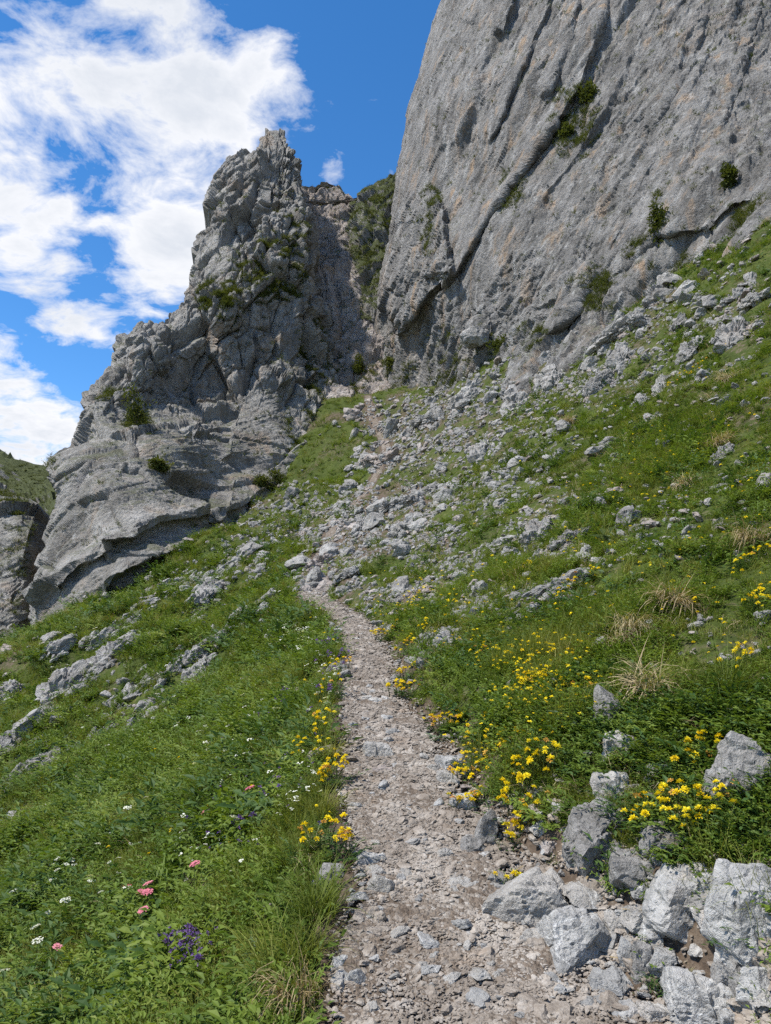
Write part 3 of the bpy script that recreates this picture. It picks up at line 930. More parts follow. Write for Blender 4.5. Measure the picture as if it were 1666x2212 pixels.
def rock_shape(seed, sub=4, planes=17, sharp=70, dims=(1, 1, 1), rough=.05, layers=0.0, layer_axis=(0, 0, 1), holes=0.0, crack=0.0):
    """Weathered block: a rounded polyhedron with small blocks, grain and bedding worked in."""
    r = np.random.default_rng(seed)
    V, Fa = ico(sub)
    n = r.normal(size=(planes, 3)); n /= np.linalg.norm(n, axis=1)[:, None]
    n[:6] = np.array([[1, .15, .1], [-1, .1, .2], [.1, 1, .15], [.1, -1, .1], [.1, -.1, 1], [0, .1, -1]]) + r.normal(size=(6, 3)) * .18
    n /= np.linalg.norm(n, axis=1)[:, None]
    d = r.uniform(.74, 1.05, planes); d[:6] = r.uniform(.72, .92, 6)
    q = np.maximum(V @ n.T, 0) / d
    rad = (q ** sharp).sum(1) ** (-1 / sharp)
    P = V * rad[:, None] * np.array(dims)
    nn = V / np.array(dims); nn /= np.linalg.norm(nn, axis=1)[:, None]
    S = float(np.prod(dims)) ** (1 / 3)
    Q = P / S + seed * 3.17
    w = np.stack([noise(Q * 1.6, seed + k) for k in range(3)], 1)
    a, e = facets((Q + w * .2) * 1.3, seed + 1, .8, .06)
    b, e2 = facets((Q + w * .1) * 3.1, seed + 2, .8, .08)
    dd = rough * (2.4 * a + .8 * b) + rough * .7 * fbm(Q * 2.4, seed + 3, 5, .6) + .06 * fbm(Q * 1.1, seed + 5, 2)
    if layers:
        ax = np.array(layer_axis, float); ax /= np.linalg.norm(ax)
        h = (Q + w * .25) @ ax
        L = np.stack([h * 5.5, (Q @ np.array([.3, .5, .2])) * .7, 0 * h], 1)
        dd = dd + layers * fbm(L, seed + 7, 3, .6, True)
    if crack:
        dd = dd - crack * 1.4 * np.exp(-e / .025) - crack * .5 * np.exp(-e2 / .03)
    if holes:
        hn, he = facets(Q * 2.6, seed + 9, 0)
        c = noise(Q * 3.2, seed + 11)
        dd = dd - holes * smooth(.28, .42, c)
    return P + nn * (dd * S)[:, None], Fa


def place_rock(name, px, py, w, h, seed, mat, label=None, cat='rock', group=None, rot=0, tilt=0, roll=0, depth=.8, sink=.22, sub=4, y=None, smooth_sh=False, **kw):
    """A rock whose visible face is about w by h layout units at (px, py), resting in the ground below it."""
    sub = max(sub, 5) if w > 48 and y is None and py > 1480 else sub
    g = raycast(px, py + h * .42)[0] if y is None else at(px, py + h * .42, y)
    sc = math.hypot(g[1], 0) / F / .99
    big = 1.08 if w > 90 and py > 1700 else 1.0
    W, Hh = w * sc / 2 * big * 1.12, h * sc / 2 * (.88 if big > 1 else 1.06)
    rot = rot or (seed * 37 % 50 - 25)
    P, Fa = rock_shape(seed, sub, dims=(W, W * depth, Hh), **kw)
    me = mesh_from(name, P, Fa, mat, smooth_sh)
    o = obj(name, me)
    o.location = (g[0], g[1] + W * depth * .55, g[2] + Hh * (1 - 2 * sink) * .34)
    o.rotation_euler = (math.radians(tilt), math.radians(roll), math.radians(rot))
    if label:
        tag(o, label, cat, group)
    return o


BOULDERS = [  # px, py, w, h, seed, material, label, options
    (815, 1618, 58, 46, 101, M_PALE, "rounded pale boulder sitting alone in the middle of the path", dict(sink=.1, rough=.03)),
    (828, 1660, 46, 22, 102, M_SCREE, "flat pinkish stone half buried in the path before the round boulder", dict(sink=.3)),
    (1160, 1925, 152, 160, 103, M_PALE, "large pale cracked boulder at the path's edge with a moss-green sprig beside it", dict(sub=5, crack=.06, rough=.05, roll=-14, sink=.12)),
    (1262, 2015, 175, 125, 104, M_BLUE, "blue-grey split boulder with cream veins below the big pale boulder", dict(sub=5, crack=.10, rough=.06, sink=.12)),
    (1478, 1925, 128, 178, 105, M_BLUE, "smooth tall blue-grey block in the pile under the yellow flowers", dict(sub=5, rough=.045, crack=.05, depth=.9, sink=.1)),
    (1640, 1930, 150, 270, 106, M_BLUE, "largest grey block at the right edge, leaning with a dark crack", dict(sub=5, rough=.045, crack=.06, roll=9, sink=.1)),
    (1545, 2150, 160, 150, 107, M_BLUE, "angular grey block with white veins in the bottom right corner", dict(sub=5, rough=.05, crack=.08, roll=12, sink=.12)),
    (1650, 2120, 70, 100, 108, M_BLUE, "upright grey block cut by the right edge near the bottom corner", dict(sink=.15)),
    (1607, 2095, 46, 82, 109, M_WEATHER, "narrow upright grey stone between the corner blocks", dict(sink=.15)),
    (1392, 2065, 46, 96, 110, M_WEATHER, "narrow grey standing stone right of the split boulder", dict(sink=.15, planes=10)),
    (1440, 2075, 58, 74, 111, M_BLUE, "small square blue-grey stone beside the narrow standing stone", dict(sink=.15)),
    (1305, 1785, 130, 150, 112, M_WEATHER, "dark grey bedrock block with vertical cracks under the leafy plant", dict(sub=5, crack=.12, rough=.07, layers=.05, layer_axis=(1, 0, .2), sink=.1)),
    (1385, 1865, 105, 92, 113, M_WEATHER, "rounded grey rock wedged between bedrock and the tall smooth block", dict(sink=.15)),
    (1455, 1800, 110, 80, 124, M_WEATHER, "broken grey ledge right under the yellow vetch in bloom", dict(crack=.1, rough=.08, sink=.15)),
    (1352, 1605, 84, 76, 114, M_PALE, "pale rock with black holes below the dry grass tuft", dict(holes=.14, rough=.06, sink=.15)),
    (1330, 1690, 72, 92, 115, M_PALE, "pale leaning rock under the rock with black holes", dict(rough=.05, holes=.06, roll=-15, sink=.12)),
    (1328, 1535, 60, 84, 116, M_WEATHER, "striped dark grey rock left of the dry grass tuft", dict(layers=.12, layer_axis=(.2, 0, 1), sink=.15)),
    (1622, 1640, 130, 210, 117, M_WEATHER, "big rough dark grey rock at the right edge above the vetch", dict(sub=5, rough=.07, holes=.05, sink=.12, roll=12)),
    (1600, 1545, 60, 44, 119, M_PALE, "small white stone on top of the rough rock at the right edge", dict(sink=.15)),
    (1048, 1782, 44, 106, 118, M_WEATHER, "pointed grey stone standing at the right bank of the path", dict(rough=.04, roll=16, sink=.12, planes=9)),
    (1020, 1828, 60, 40, 125, M_WEATHER, "low grey stone at the foot of the pointed stone", dict(sink=.2)),
    (982, 1645, 66, 52, 120, M_BLUE, "light grey rock at the bank where yellow flowers start", dict(sink=.2, rough=.06)),
    (968, 1675, 50, 42, 126, M_PALE, "second light rock in the bank just below the grey one by the flowers", dict(sink=.2)),
    (1004, 1728, 64, 52, 121, M_BLUE, "bluish rounded stone among yellow flowers at the right bank", dict(sink=.2, rough=.03)),
    (822, 1913, 50, 44, 122, M_PALE, "pale angular stone at the path's left edge", dict(sink=.1)),
    (880, 1890, 34, 26, 123, M_PALE, "small pale stone lying on the path near its left edge", dict(sink=.1)),
    (798, 1855, 58, 34, 127, M_BLUE, "flat grey stone at the left edge under white flowers", dict(sink=.2)),
    (812, 1885, 44, 24, 128, M_PALE, "flat stone between the two stones at the left edge", dict(sink=.2)),
    (714, 1885, 54, 44, 129, M_WEATHER, "grey rock half hidden in the grass left of the path", dict(sink=.2)),
    (1090, 1916, 60, 26, 130, M_BLUE, "flat grey slab left of the big pale boulder", dict(sink=.3, depth=1.0)),
    (990, 1905, 100, 34, 131, M_PALE, "long low slab crossing the middle of the path", dict(sink=.35, rough=.05)),
    (1282, 1940, 100, 40, 132, M_PALE, "white tilted stone behind the split boulder", dict(roll=14, sink=.15)),
    (1160, 2030, 62, 36, 133, M_PALE, "flat pale stone below the big pale boulder", dict(sink=.25)),
    (766, 2112, 40, 46, 134, M_BLUE, "smooth oval grey stone against the grass at the bottom left of the path", dict(sink=.15, rough=.02, roll=30)),
    (735, 2080, 36, 34, 135, M_BLUE, "grey stone sunk in grass above the smooth oval stone", dict(sink=.2)),
    (1365, 2055, 46, 74, 136, M_BLUE, "tilted thin slate slab in front of the standing stone", dict(roll=-32, sink=.15, depth=.5)),
    (1340, 1985, 70, 46, 137, M_PALE, "rubble stone between the split boulder and the tall smooth block", dict(sink=.2)),
    (1420, 1985, 60, 44, 138, M_PALE, "small pale stone at the foot of the tall smooth block", dict(sink=.2)),
    (1215, 1745, 40, 34, 139, M_PALE, "pale stone in the brown soil of the bank", dict(sink=.2)),
    (1190, 1825, 34, 28, 140, M_SCREE, "reddish stone on bare soil above the big pale boulder", dict(sink=.2)),
    (1170, 1790, 42, 22, 141, M_PALE, "thin pale stone lying on the bare soil of the bank", dict(sink=.2)),
    (1075, 1900, 44, 36, 142, M_WEATHER, "small dark stone beside the tiny flowering plant on the path", dict(sink=.25)),
    (1420, 2190, 70, 40, 143, M_PALE, "pale rubble stone at the bottom edge right of the path", dict(sink=.2)),
    (1360, 2190, 60, 34, 144, M_BLUE, "grey rounded stone at the bottom edge of the gravel", dict(sink=.2)),
    (810, 1512, 34, 20, 145, M_PALE, "flat blocky stone on the path above the round boulder", dict(sink=.2)),
    (790, 1552, 22, 16, 146, M_BLUE, "small grey stone left of centre on the narrow path", dict(sink=.2)),
    (836, 1550, 30, 20, 147, M_BLUE, "small dark stone at the right of the narrow path", dict(sink=.2)),
    (800, 1482, 20, 14, 148, M_BLUE, "tiny bluish stone farthest up the narrow path", dict(sink=.2)),
    (960, 1382, 44, 62, 149, M_OUT, "upright cracked grey rock above the bank where the path bends", dict(layers=.10, layer_axis=(1, 0, .3), sink=.15)),
    (925, 1425, 50, 30, 150, M_OUT, "low grey rock at the bank below the upright cracked rock", dict(sink=.25)),
    (1200, 1515, 40, 42, 151, M_WEATHER, "grey rock poking out of the flowery slope", dict(sink=.2)),
    (1296, 1208, 36, 18, 152, M_PALE, "bright white stone lying on the right-hand slope", dict(sink=.2)),
    (1350, 1112, 34, 78, 153, M_WEATHER, "dark upright rock standing alone in the right-hand slope", dict(rough=.08, sink=.15)),
    (1375, 1110, 34, 40, 154, M_WEATHER, "small dark rock next to the lone upright rock", dict(rough=.08, sink=.15)),
    (492, 369, 13, 15, 155, M_SPIRE, "small block perched on the left skyline of the spire", dict(y=56.5, sink=.05)),
    (1028, 712, 62, 44, 156, M_OUT, "square overhanging block sticking out at the cliff's foot", dict(y=39.2, sink=.05, depth=.9, rough=.06, roll=-8)),
    (848, 985, 42, 26, 157, M_OUT, "large slab with a dark gap under it at the top of the scree", dict(sink=.05, roll=-14, depth=.9)),
    (742, 1052, 22, 30, 158, M_WEATHER, "dark rounded boulder in grass left of the scree", dict(sink=.15)),
]
for (px, py, w, h, seed, mat, label, kw) in BOULDERS:
    o_ = place_rock('boulder' if w > 90 else 'stone' if w < 45 and py > 1450 else 'rock', px, py, w, h, seed, mat, label, 'boulder' if w > 90 else 'rock', **kw)
    if seed == 155:                      # it stands on the spire's edge
        m_ = np.abs(SP_Y - 384) < 2; u_, v_ = project(SP_P[m_]); j_ = np.argmin(np.abs(u_ - u_.min() - 12)); o_.location = SP_P[m_][j_] + np.array([0, .1, .12])

OUTCROPS = [  # ends and thickness in layout units
    (95, 1545, 195, 1455, 44, 201, "long layered ledge of grey bedrock low on the left meadow"), (180, 1470, 288, 1392, 40, 202, "upper end of the layered ledge below the spire's left foot"),
    (0, 1520, 52, 1492, 34, 203, "dark bedrock step at the left edge of the meadow"), (392, 1440, 478, 1378, 30, 204, "pale ribbed outcrop in the middle of the left meadow"), (402, 1485, 450, 1430, 24, 205, "lower rib under the pale ribbed outcrop"),
    (425, 1335, 468, 1255, 20, 206, "narrow rock rib in the grass just left of the path bend"), (252, 1602, 366, 1524, 26, 207, "diagonal rock rib lower down the left meadow"), (-20, 1650, 58, 1584, 34, 208, "whitish slab outcrop at the left edge of the meadow"),
    (-10, 1725, 80, 1650, 18, 209, "thin rock rib at the left edge below the whitish slab"), (80, 1665, 142, 1610, 14, 210, "thin pale rib right of the whitish slab"), (465, 1755, 565, 1692, 14, 211, "flat pale rock showing through flowers left of the path"),
    (100, 1420, 140, 1398, 22, 212, "small rounded outcrop right under the spire's left foot"), (636, 1282, 692, 1266, 24, 213, "pale flat slab step where the path turns"), (655, 1235, 715, 1205, 34, 214, "reddish stepped rock above the pale slab step"),
    (1150, 1292, 1290, 1246, 26, 215, "dark pitted rock band with yellow flowers on the right slope"), (1135, 1195, 1180, 1130, 34, 216, "knobbly upright outcrop beside the pale tilted slab"), (1183, 1196, 1268, 1150, 22, 217, "pale tilted slab pointing up the right slope"),
    (1050, 1192, 1122, 1168, 15, 218, "low pale rock left of the knobbly outcrop"), (1290, 762, 1405, 700, 40, 219, "layered outcrop under the cliff with ragged top"), (1325, 815, 1350, 740, 34, 220, "standing rock rib below the layered outcrop"),
    (1478, 785, 1512, 738, 26, 221, "grey outcrop in the high grass near the right edge"), (1565, 790, 1600, 690, 42, 222, "stacked broken rocks high on the right edge"), (1600, 680, 1666, 640, 36, 223, "ledge outcrop at the right edge beneath the cliff"),
    (1340, 690, 1372, 625, 30, 224, "leaning rock blade at the cliff's foot"), (1402, 668, 1440, 612, 30, 225, "second rock blade beside the leaning one"), (1420, 860, 1436, 790, 20, 226, "upright pair of stones on the grassy slope"),
    (1380, 890, 1392, 848, 16, 227, "slim rock left of the upright stones"), (1535, 1012, 1585, 962, 22, 228, "overhung rock under hanging dry grass near the right edge"), (1455, 720, 1480, 690, 26, 229, "small ledge above the grey outcrop in high grass"),
    (1270, 860, 1330, 800, 30, 230, "weathered rib running down from the cliff base"), (1180, 880, 1215, 800, 40, 231, "tall weathered rib left of the one under the cliff"), (1100, 900, 1120, 830, 30, 232, "rock blade standing at the cliff's grassy foot"),
    (985, 900, 1030, 850, 34, 233, "block outcrop below the square overhanging block"), (890, 930, 960, 905, 26, 234, "low outcrop beneath the cliff's left pillar"), (1030, 1000, 1050, 960, 18, 235, "slim pale rock in the green slope"),
    (820, 1110, 910, 1085, 40, 236, "broad broken ledge in the centre of the scree"), (760, 1180, 800, 1120, 30, 237, "stepped rock left of the broad broken ledge"), (780, 1010, 860, 995, 20, 238, "pale step crossing the top of the scree"),
    (900, 1060, 985, 1040, 24, 239, "flat blocky ledge right of the scree"), (720, 1265, 780, 1240, 26, 240, "low broken ledge right of the path turn"), (840, 1160, 905, 1130, 24, 241, "ragged pale ledge in mid scree")]
OUT_SEG = []
for (x1, y1, x2, y2, th, seed, label) in OUTCROPS:
    a, b = raycast([x1, x2], [y1, y2])
    c = (a + b) / 2
    ax = b - a; Ln = np.linalg.norm(ax)
    sc = c[1] / F
    wdt = th * sc * (.6 if seed in (213, 214, 236, 237, 240) else .8 if 219 <= seed <= 232 else 1)
    px_len = math.hypot(x2 - x1, y2 - y1) * sc
    # bedrock ribs: as long as they look, bending into the slope
    ux = ax / Ln
    Ln = min(Ln, px_len * 1.9)
    P, Fa = rock_shape(seed, 5, dims=(Ln / 2 * 1.05, wdt * .9, wdt * .62), planes=22, rough=.15, layers=.13, layer_axis=(.35, .3, 1), crack=.12, sharp=20)
    me = mesh_from('rock_outcrop', P, Fa, M_SCREE if seed in (214, 238) else M_OUT, False)
    o = obj('rock_outcrop', me)
    c = (c + 0)
    gz = ground(np.array([c[0]]), np.array([c[1]]))[0]
    o.location = (c[0], c[1], gz + wdt * .24)
    OUT_SEG.append((c[:2] - ux[:2] * Ln * .47, c[:2] + ux[:2] * Ln * .47, wdt * .62))
    yaw = math.atan2(ux[1], ux[0]); pit = math.asin(np.clip(ux[2], -1, 1))
    o.rotation_euler = Euler((math.radians(random.uniform(-12, 12)), -pit, yaw), 'XYZ')
    tag(o, label, 'rock outcrop')

RIBS = [o[:4] for o in OUTCROPS[:12]] + [(300, 1310, 420, 1250), (480, 1240, 560, 1180), (560, 1330, 600, 1290), (330, 1480, 400, 1430), (150, 1640, 240, 1575), (560, 1700, 610, 1655), (200, 1395, 300, 1335), (40, 1600, 120, 1540), (260, 1520, 330, 1465), (470, 1380, 530, 1330), (20, 1790, 90, 1730)]
for (x1, y1, x2, y2) in RIBS[12:]:
    a, b = raycast([x1, x2], [y1, y2])
    OUT_SEG.append((a[:2], b[:2], 9 * a[1] / F))

# loose rocks: twelve shapes shared by many rocks
SHAPES = []
for s_ in range(12):
    P, Fa = rock_shape(300 + s_, 3, dims=(1, random.uniform(.6, 1), random.uniform(.5, .95)), planes=12, rough=.09, layers=.05, layer_axis=(.3, .2, 1), sharp=20)
    SHAPES.append((P, Fa))
SH_ME = {}


def shape_mesh(i, mat):
    key = (i, mat.name)
    if key not in SH_ME:
        SH_ME[key] = mesh_from('rock', SHAPES[i][0], SHAPES[i][1], mat, False)
    return SH_ME[key]


PLACE = ["at the path's turn below the gully", "on the stony steps above the path's turn", "in the middle of the scree", "at the top of the scree by the dark gap", "right of the ragged ledge in mid scree", "on the green slope right of the scree's top",
         "between the scree and the knobbly outcrop", "around the knobbly outcrop", "beside the pale tilted slab", "along the flowery slope above the path", "by the upright cracked rock over the path", "under the cliff's left pillar", "below the square overhanging block",
         "below the cliff's middle", "below the ragged layered outcrop", "in the high grass under the cliff", "among the stacked rocks at the right edge", "by the leaning rock blades", "between the lower slab and the scree", "near the dark rounded boulder",
         "in the grass under the spire's base", "left of the path's turn", "just above the pale slab step", "at the dark pitted rock band", "left of the dark pitted band", "in the bed of the gully", "by the pale ribbed outcrop", "along the long layered ledge", "by the diagonal rib", "near the whitish slab", "near the flat pale rock"]
ZONES = [  # which stony places, how many, size range, upright?, material, look, group
    (range(0, 5), 56, (14, 50), .0, M_OUT, "broken grey rock", "rocks in the stony strip under the gully"),
    ((0, 1, 3, 22, 25), 18, (12, 36), .0, M_SCREE, "reddish scree stone", "reddish stones along the upper path"),
    ((5, 6, 7, 8, 9), 34, (12, 38), .2, M_OUT, "grey rock poking from the grass", "rocks on the slope right of the scree"),
    ((11, 12, 13, 14), 56, (12, 36), .9, M_OUT, "upright grey rock", "rocks along the foot of the cliff"),
    ((15, 16, 17), 30, (16, 52), .5, M_OUT, "weathered grey rock", "rocks high on the right slope"),
    ((18, 19, 20, 21), 32, (12, 34), .1, M_OUT, "light grey rock", "rocks below the spire's foot"),
    ((9, 10, 23, 24), 22, (12, 36), .2, M_WEATHER, "dark speckled rock", "rocks among the flowers"),
    ((26, 27, 28, 29), 18, (12, 36), .0, M_OUT, "low grey rock", "rocks beside the meadow ribs")]
rr = np.random.default_rng(19)
for (zs, cnt, (s0, s1), up, mat, look, group) in ZONES:
    zs = list(zs)
    U = []; Z = []
    for _ in range(cnt):
        zi = zs[rr.integers(len(zs))]
        cx, cy, rx, ry, _a = RUBBLE[zi]; Z.append(zi)
        an, q = rr.uniform(0, 6.28), math.sqrt(rr.uniform(0, 1))
        U.append((cx + rx * q * math.cos(an), cy + ry * q * math.sin(an)))
    U = np.array(U); G = raycast(U[:, 0], U[:, 1])
    for g, zi in zip(G, Z):
        t = rr.uniform() ** 1.5
        s = s0 * (s1 / s0) ** t * g[1] / F / 2 * 1.15
        o = obj('rock', shape_mesh(int(rr.integers(12)), mat))
        e = 1 + up * rr.uniform(0, 1.1)
        o.scale = (s * rr.uniform(.8, 1.3) / e ** .4, s * rr.uniform(.7, 1.1) / e ** .3, s * rr.uniform(.7, 1.05) * e)
        o.location = (g[0], g[1], g[2] + o.scale[2] * .22)
        o.rotation_euler = (rr.uniform(-.35, .35), rr.uniform(-.35, .35) + .25 * up, rr.uniform(0, 6.28) if up < .5 else rr.uniform(-.5, .5))
        tag(o, ("small " if t < .4 else "medium-sized " if t < .75 else "large ") + look + " " + PLACE[zi], 'rock', group)

# broken blocks filling the bank between the boulders
for i in range(34):
    px, py = rr.uniform(1230, 1690), rr.uniform(1800, 2200)
    if py > 2230 - .0 * px or (px < 1330 and py < 1850):
        continue
    w = rr.uniform(34, 92)
    place_rock('block', px, py, w, w * rr.uniform(.5, .8), 900 + i, (M_BLUE, M_WEATHER, M_PALE)[i % 3],
               "broken %s block wedged between the boulders %s" % (("blue-grey", "dark grey", "pale")[i % 3], "at the bottom of the right bank" if py > 2030 else "high in the right bank" if py < 1900 else "in the middle of the right bank"), 'rock',
               'broken blocks of the right bank', sink=.34, sub=3, rough=.06, crack=.05)

# stones lying on and beside the path
U = []
SPOTS = ((900, 1780, 80, 120, 46, "on the path before the round boulder"), (800, 1520, 45, 90, 34, "on the narrow path above the round boulder"), (1000, 2050, 160, 120, 46, "on the broad gravel at the bottom"), (1290, 1930, 160, 130, 44, "between the boulders right of the path"),
         (1330, 2130, 190, 60, 40, "on the gravel below the split boulder"), (790, 1980, 40, 200, 34, "along the grassy left edge of the path"), (1150, 1800, 110, 60, 36, "on the bare soil of the right bank"), (760, 1350, 40, 40, 14, "on the path near its turn"))
for (px, py, sx, sy, cnt, where) in SPOTS:
    for _ in range(cnt):
        U.append((rr.normal(px, sx * .7), rr.normal(py, sy * .7), rr.uniform(), SPOTS.index((px, py, sx, sy, cnt, where))))
U = np.array(U); U[:, 1] = np.minimum(U[:, 1], 2240)
G = raycast(U[:, 0], U[:, 1]); dpath, _, hwp = path_info(G[:, 0], G[:, 1])
for g, dd, hw, t, wi in zip(G, dpath, hwp, U[:, 2], U[:, 3]):
    if dd < -hw * 1.05 or g[1] > 14:
        continue
    s = .009 * (3.2) ** (t ** 1.6) * (1 + .06 * g[1])
    mi = int(rr.integers(4))
    o = obj('stone', shape_mesh(int(rr.integers(12)), (M_PALE, M_STONE, M_STONE, M_BLUE)[mi]))
    o.scale = (s * rr.uniform(.9, 1.5), s * rr.uniform(.8, 1.2), s * rr.uniform(.4, .8))
    o.location = (g[0], g[1], g[2] + .012 + o.scale[2] * .25)
    o.rotation_euler = (rr.uniform(-.3, .3), rr.uniform(-.3, .3), rr.uniform(0, 6.28))
    tag(o, ("tiny " if t < .4 else "small " if t < .75 else "fist-sized ") + ("pale", "beige", "beige", "bluish grey")[mi] + " stone lying loose " + SPOTS[int(wi)][5], 'stone', 'stones on the path and its bank')

# ------------------------------------------------------------------ scattering of uncountable things
def scatter(name, pts, rot, scl, protos, label=None, cat=None):
    """One object that carries many small copies of prototypes (geometry nodes)."""
    pts = np.asarray(pts, np.float32); n = len(pts)
    me = bpy.data.meshes.new(name)
    me.vertices.add(n); me.vertices.foreach_set('co', pts.ravel())
    a = me.attributes.new('rot', 'FLOAT_VECTOR', 'POINT'); a.data.foreach_set('vector', np.asarray(rot, np.float32).ravel())
    scl = np.asarray(scl, np.float32)
    if scl.ndim == 1: scl = np.repeat(scl[:, None], 3, 1)
    a = me.attributes.new('scl', 'FLOAT_VECTOR', 'POINT'); a.data.foreach_set('vector', scl.ravel())
    a = me.attributes.new('idx', 'INT', 'POINT'); a.data.foreach_set('value', RNG.integers(0, len(protos), n).astype(np.int32))
    o = obj(name, me)
    pc = bpy.data.collections.new(name + '_kinds')
    for i, p in enumerate(protos):
        pc.objects.link(bpy.data.objects.new(f'{name}_kind_{i:02d}', p))
    nt = bpy.data.node_groups.new(name, 'GeometryNodeTree')
    nt.interface.new_socket('Geometry', in_out='INPUT', socket_type='NodeSocketGeometry')
    nt.interface.new_socket('Geometry', in_out='OUTPUT', socket_type='NodeSocketGeometry')
    k = N(nt)
    gi, go = k.n('NodeGroupInput'), k.n('NodeGroupOutput')
    ci = k.n('GeometryNodeCollectionInfo', transform_space='ORIGINAL')
    ci.inputs['Collection'].default_value = pc
    ci.inputs['Separate Children'].default_value = True
    ci.inputs['Reset Children'].default_value = True
    ip = k.n('GeometryNodeInstanceOnPoints')
    ip.inputs['Pick Instance'].default_value = True
    def named(nm, ty):
        nd = k.n('GeometryNodeInputNamedAttribute', data_type=ty)
        nd.inputs['Name'].default_value = nm
        return nd.outputs['Attribute']
    e2r = k.n('FunctionNodeEulerToRotation')
    k.l(named('rot', 'FLOAT_VECTOR'), e2r.inputs[0])
    k.l(gi.outputs[0], ip.inputs['Points'])
    k.l(ci.outputs[0], ip.inputs['Instance'])
    k.l(named('idx', 'INT'), ip.inputs['Instance Index'])
    k.l(e2r.outputs[0], ip.inputs['Rotation'])
    k.l(named('scl', 'FLOAT_VECTOR'), ip.inputs['Scale'])
    k.l(ip.outputs[0], go.inputs[0])
    md = o.modifiers.new('copies', 'NODES'); md.node_group = nt
    return tag(o, label, cat, None, 'stuff')


def leaf_mat(name, stops, transl=.35, patch=.45, rough=.6, spec=.25, world=.9):
    m, k, out = new_mat(name)
    rnd = k.n('ShaderNodeObjectInfo').outputs['Random']
    v = k.n('ShaderNodeNewGeometry').outputs['Position']
    pn = k.noise(v, world, 3, .6)
    t = k.math('ADD', k.math('MULTIPLY', rnd, 1 - patch), k.math('MULTIPLY', k.math('MULTIPLY_ADD', k.math('SUBTRACT', pn, .5), 2.4), patch))
    t = k.math('ADD', k.math('MULTIPLY', rnd, 1 - patch), k.math('MULTIPLY', k.math('ADD', k.math('MULTIPLY', k.math('SUBTRACT', pn, .5), 2.6), .5), patch), True)
    col = k.ramp(t, stops)
    bs = k.n('ShaderNodeBsdfPrincipled')
    bs.inputs['Roughness'].default_value = rough
    bs.inputs['Specular IOR Level'].default_value = spec
    k.l(col, bs.inputs['Base Color'])
    if transl:
        tr = k.n('ShaderNodeBsdfTranslucent')
        tc = k.mix(1.0, col, (1.25, 1.2, .55), 'MULTIPLY')
        k.l(tc, tr.inputs[0])
        mx = k.n('ShaderNodeMixShader'); mx.inputs[0].default_value = transl
        k.l(bs.outputs[0], mx.inputs[1]); k.l(tr.outputs[0], mx.inputs[2])
        k.l(mx.outputs[0], out.inputs[0])
    else:
        k.l(bs.outputs[0], out.inputs[0])
    return m


M_GRASS = leaf_mat("meadow_grass", [(0, (.060, .082, .011)), (.35, (.116, .150, .020)), (.7, (.180, .194, .034)), (1, (.32, .268, .10))])
M_HERB = leaf_mat("meadow_herb", [(0, (.046, .080, .011)), (.4, (.090, .146, .018)), (.75, (.145, .200, .028)), (1, (.21, .245, .05))])
M_DARK = leaf_mat("shrub_leaf", [(0, (.040, .054, .012)), (.5, (.074, .092, .020)), (1, (.115, .125, .036))])
M_STRAW = leaf_mat("dry_grass", [(0, (.20, .145, .07)), (.5, (.34, .265, .145)), (1, (.48, .41, .26))], .25)
M_SILVER = leaf_mat("silvery_leaf", [(0, (.10, .15, .085)), (1, (.17, .22, .13))], .2)
M_LANCE = leaf_mat("vetch_leaf", [(0, (.030, .068, .016)), (.5, (.050, .098, .022)), (1, (.080, .130, .034))], .3)
M_YEL = leaf_mat("yellow_petal", [(0, (.70, .50, .010)), (.5, (.80, .64, .012)), (1, (.84, .72, .04))], .3, .1)
M_WHITE = leaf_mat("white_petal", [(0, (.62, .63, .54)), (1, (.82, .82, .76))], .3, .1)
M_PINKP = leaf_mat("pink_petal", [(0, (.55, .16, .22)), (1, (.68, .30, .34))], .3, .1)
M_PURP = leaf_mat("purple_petal", [(0, (.10, .06, .24)), (1, (.22, .12, .36))], .3, .1)
M_STEM = leaf_mat("stem", [(0, (.05, .075, .02)), (1, (.09, .11, .04))], .1)
M_WOOD = leaf_mat("woody_stem", [(0, (.07, .05, .035)), (1, (.13, .10, .07))], 0)


def blades(seed, n, h, rad, wid, lean=.5, droop=.5, seg=3, hvar=.5, out=.6):
    r = np.random.default_rng(seed)
    V, Fa = [], []
    for _ in range(n):
        az, q = r.uniform(0, 6.283), rad * math.sqrt(r.uniform())
        b = np.array([q * math.cos(az), q * math.sin(az), -.02 * h])
        a2 = az + r.normal(0, .9) if r.uniform() < out else r.uniform(0, 6.283)
        L = h * r.uniform(1 - hvar, 1.1); ln = abs(r.normal(lean, lean * .5)); dr = abs(r.normal(droop, droop * .5))
        o = np.array([math.cos(a2), math.sin(a2), 0]); s = np.array([-o[1], o[0], 0]); tw = r.uniform(-.8, .8)
        s = s * math.cos(tw) + np.array([0, 0, math.sin(tw)]) * .6
        k0 = len(V); p = b.copy(); ang = ln
        for j in range(seg + 1):
            t = j / seg; ww = wid * r.uniform(.8, 1.2) * (1 - t ** 1.6) / 2
            if j < seg:
                V += [p - s * ww, p + s * ww]
            else:
                V.append(p.copy())
            p = p + (o * math.sin(ang) + np.array([0, 0, math.cos(ang)])) * (L / seg)
            ang += dr * 1.2 / seg * (1 + t)
        for j in range(seg - 1):
            q0 = k0 + 2 * j; Fa.append((q0, q0 + 1, q0 + 3, q0 + 2))
        q0 = k0 + 2 * (seg - 1); Fa.append((q0, q0 + 1, q0 + 2))
    return V, Fa


